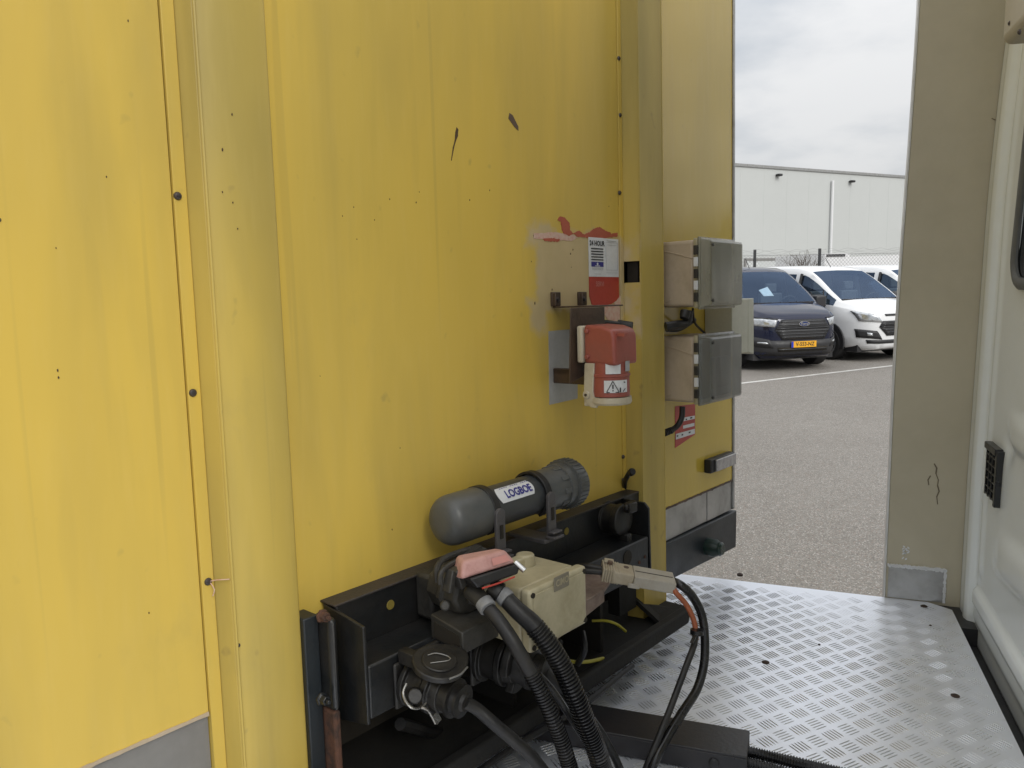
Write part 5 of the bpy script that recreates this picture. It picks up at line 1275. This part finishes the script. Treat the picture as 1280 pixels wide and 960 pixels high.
    if plate:
        z0 = .505; px_ = bvh.ray_cast(Vector((1, 0, z0)), Vector((-1, 0, 0)))[0].x + .040
        m = MB().box(px_ - .012, px_, -.26, .26, z0 - .057, z0 + .057); pl = P('number_plate', m, MAT['plate_yellow'], bevel=.003)
        m = MB(); add_text(m, plate, .098, lambda x, y: Vector((px_ + .002, x + .022, z0 + y)), .95, .002); P('print', m, MAT['print_black'], pl, smooth=0)
        m = MB().box(px_ - .002, px_ + .001, -.262, -.218, z0 - .055, z0 + .055); P('blue_band', m, pm('plate_blue', (.01, .04, .45), .4, bmp=0), pl)
    return v
bf_ = CAM + ray(1003.5, 432) / ray(1003.5, 432).y * 14.3; bf_.z = 0
van('dark blue van with an amber number plate and paper in the windscreen, nearest the trailer', bf_, MAT['van_navy'], 'new', 'V-553-NZ', True)
wg = GP(1041, 449)
HW = 158; f2 = Vector((math.sin(R_(HW)), math.cos(R_(HW)), 0)); l2_ = Vector((-f2.y, f2.x, 0))
wl = wg + f2 * .93 + l2_ * .86
van('white van beside the dark blue van, its front wheel and grey door mirror showing', wl, MAT['van_white'], 'old', head=HW)
van('white van mostly hidden behind the middle white van, at the beige panel', wl + l2_ * 2.75 - f2 * .4, MAT['van_white'], 'old', head=HW)

# ------------------------------------------------------------------ warehouse, fence, things behind
wd = Vector((math.sin(R_(61)), math.cos(R_(61)), 0)); wnrm = Vector((wd.y, -wd.x, 0))
c0_ = ray(1038, 216); hp = CAM + c0_ * 50; roofz = hp.z
HB = Vector((hp.x, hp.y, 0))
HM = Matrix((wd, -wnrm, Vector((0, 0, 1)))).transposed().to_4x4(); HM.translation = HB
hall = thing('warehouse', 'large pale grey flat-roofed warehouse filling the background behind the fence', 'warehouse', HM, Vector((0, 0, 0)))
def hproj(px, py):
    r = HM.to_3x3().transposed() @ ray(px, py); o_ = HM.inverted() @ CAM; k = -o_.y / r.y; return o_ + r * k
part('wall', MB().box(-30, 60, 0, 30, -.2, roofz), MAT['hall'], hall)
part('parapet', MB().box(-30.1, 60.1, -.08, 30, roofz + .001, roofz + .16), MAT['alu_dull'], hall)
p1, p2 = hproj(1039, 226), hproj(1038, 318)
part('downpipe', MB().tube([Vector((p1.x, -.14, p1.z)), Vector((p1.x, -.14, .3))], .085, 8, 2.0), MAT['van_white'], hall)
for q in ((972, 219), (1063, 227)):
    p = hproj(*q); fl_ = part('floodlight', MB().box(p.x - .20, p.x + .12, -.32, -.02, p.z - .08, p.z + .06), MAT['trim_dark'], hall, bevel=.04)
x = -28
m = MB()
while x < 60: m.box(x, x + .03, -.004, -.0005, 0, roofz - .01); x += 2.0
parts('panel_joint', m, MAT['hall'], hall)
for q0_, q1_ in (((990, 322), (1009, 345)), ((932, 326), (968, 345))):
    a_, b_ = hproj(*q0_), hproj(*q1_); m = MB(); m.box(a_.x, b_.x, -.05, -.001, 0, a_.z); dr_ = part('loading_door', m, MAT['hall_trim'], hall)
    m = MB(); m.box(a_.x - .15, a_.x, -.09, -.0012, 0, a_.z + .15); m.box(a_.x + .001, b_.x, -.09, -.0012, a_.z + .001, a_.z + .15); part('door_frame', m, MAT['grey_skirt'], dr_)

# chain-link fence
fd = Vector((math.sin(R_(82)), math.cos(R_(82)), 0)); f0 = CAM + ray(943, 345) * 24; f0.z = 0
FM = Matrix((fd, Vector((-fd.y, fd.x, 0)), Vector((0, 0, 1)))).transposed().to_4x4(); FM.translation = f0
def fproj(px, py):
    r = FM.to_3x3().transposed() @ ray(px, py); o_ = FM.inverted() @ CAM; k = -o_.y / r.y; return o_ + r * k
fence = thing('chain_link_fence', 'galvanised chain-link fence with black posts behind the parked vans', 'fence', FM, Vector((0, 0, 0)))
ztop = fproj(943, 319.5).z; zpost = fproj(943, 312).z
pitch_ = fproj(1024.5, 320).x
m = MB()
sp = .12; x = -8.0; Wd = .0060
X0, X1 = -7.0, 10.0
n = int((X1 - X0 + ztop) / sp)
for k in range(n + 1):
    for dsgn in (1, -1):
        xs = X0 - ztop + k * sp if dsgn > 0 else X0 + k * sp
        a = Vector((xs, 0, .05)); b_ = Vector((xs + dsgn * (ztop - .05), 0, ztop))
        m.add([a + Vector((-Wd, 0, 0)), a + Vector((Wd, .0, 0)), b_ + Vector((Wd, .0, 0)), b_ + Vector((-Wd, 0, 0)), a + Vector((0, Wd, 0)), b_ + Vector((0, Wd, 0))], [(0, 1, 2, 3), (1, 4, 5, 2), (4, 0, 3, 5)])
part('wire_mesh', m, MAT['fence_wire'], fence, kind='stuff', smooth=0)
for k in (-2, -1, 0, 1, 3, 4):
    p = part('fence_post', MB().box(k * pitch_ * 1.0 - .035, k * pitch_ + .035, -.035, .035, 0, zpost), MAT['post_dark'], fence, bevel=.005)
for zz in (ztop, ztop * .5): part('tension_wire', MB().tube([Vector((X0, 0, zz)), Vector((X1, 0, zz))], .008, 5, 3), MAT['fence_wire'], fence)
m = MB()
for k in range(3):
    pts = [Vector((X0 + i * .12, .05 * math.sin(i * .9 + k), ztop + .05 + .020 * math.cos(i * 1.3 + k * 2) + .05 * k + .05 * noise.noise(Vector((i * .3, k, 0))))) for i in range(140)]
    m.tube(pts, .0032, 4, .06)
part('barbed_wire', m, MAT['fence_wire'], fence)
# white cabin with a dark window strip, and bare shrub
cp = CAM + ray(1030, 345) * 30; cp.z = 0
CMx = FM.copy(); CMx.translation = cp
cab_ = thing('site_cabin', 'low white cabin with a dark window strip behind the fence', 'cabin', CMx, Vector((0, 0, 0)))
def cproj(px, py):
    r = CMx.to_3x3().transposed() @ ray(px, py); o_ = CMx.inverted() @ CAM; k = -o_.y / r.y; return o_ + r * k
l_, r_ = cproj(1031, 317), cproj(1142, 313.5)
wm = cproj(1062, 321)
m = MB().prism([Vector((l_.x, 0, 0)), Vector((r_.x, 0, 0)), Vector((r_.x, 0, cproj(1142, 318).z)), Vector((wm.x, 0, wm.z)), Vector((wm.x, 0, l_.z)), Vector((l_.x, 0, l_.z))], Vector((0, 4, 0))); cwp = part('cabin_wall', m, MAT['van_white'], cab_)
a_, b_ = cproj(1033, 317.8), cproj(1056, 320.5); part('window', MB().box(a_.x, b_.x, -.03, -.001, b_.z, a_.z), MAT['trim_dark'], cab_)
sp_ = CAM + ray(1012, 345) * 26; sp_.z = 0
m = MB(); rnd = random.Random(4)
def twig(p, d_, l, r, dep):
    q = p + d_ * l; mid = p.lerp(q, .5) + Vector((rnd.uniform(-.04, .04), rnd.uniform(-.04, .04), 0)) * l * 2
    m.tube([p, mid, q], r, 4, .2)
    if dep:
        for _ in range(4):
            nd_ = (d_ + Vector((rnd.uniform(-.7, .7), rnd.uniform(-.7, .7), rnd.uniform(-.25, .5)))).normalized(); twig(p.lerp(q, rnd.uniform(.4, 1)), nd_, l * .62, r * .6, dep - 1)
for _ in range(5): twig(Vector((rnd.uniform(-.1, .1), rnd.uniform(-.1, .1), 0)), Vector((rnd.uniform(-.2, .2), rnd.uniform(-.2, .2), 1)).normalized(), 1.3, .022, 3)
SM = Matrix.Translation(sp_)
single('bare_shrub', m, MAT['bark'], 'bare twiggy shrub standing behind the fence left of the white cabin', 'shrub', SM, Vector((0, 0, 0)))

# trees beyond the yard on the right (they show in the glossy panel)
def tree(name, label, x, y, h, seed):
    rn = random.Random(seed); t_ = thing(name, label, 'tree', Matrix.Translation(Vector((x, y, 0))), Vector((0, 0, 0)), 'trees at the edge of the yard')
    m = MB().tube([Vector((0, 0, 0)), Vector((.1, .05, h * .35)), Vector((0, .1, h * .7))], .22, 8, .5, rf=lambda q: 1 - .6 * q)
    lim = []
    for k in range(7):
        a = rn.uniform(0, 6.28); z0 = h * rn.uniform(.3, .6); e = Vector((math.cos(a) * h * .28, math.sin(a) * h * .28, z0 + h * .2)); m.tube([Vector((0, 0, z0)), e * .5 + Vector((0, 0, z0 * .5)), e], .07, 5, .5); lim.append(e)
    part('trunk', m, MAT['bark'], t_)
    m = MB(); lim.append(Vector((0, 0, h * .82))); lim.append(Vector((0, 0, h * .6)))
    for e in lim:
        for _ in range(380):
            d_ = Vector((rn.gauss(0, 1), rn.gauss(0, 1), rn.gauss(0, .8))) * h * .085; p = e + d_; s_ = h * .016
            a = Vector((rn.uniform(-1, 1), rn.uniform(-1, 1), rn.uniform(-1, 1))).normalized(); b_ = a.orthogonal().normalized() 
            m.add([p - a * s_, p - b_ * s_ * .6, p + a * s_, p + b_ * s_ * .6], [(0, 1, 2, 3)])
    me_ = bpy.data.meshes.new('crown'); me_.from_pydata(m.v, [], m.f); me_.materials.append(MAT['leaf'])
    o = bpy.data.objects.new('crown', me_); COL.objects.link(o); o.parent = t_
k = 0
for bear, dist, hh in ((64, 62, 9.0), (70, 55, 8.0), (75, 60, 9.5), (81, 50, 8.0), (88, 58, 9.0)):
    k += 1; tree('broadleaf_tree', 'broadleaf tree in the row at the far edge of the yard', dist * math.sin(R_(bear)), dist * math.cos(R_(bear)), hh, k)
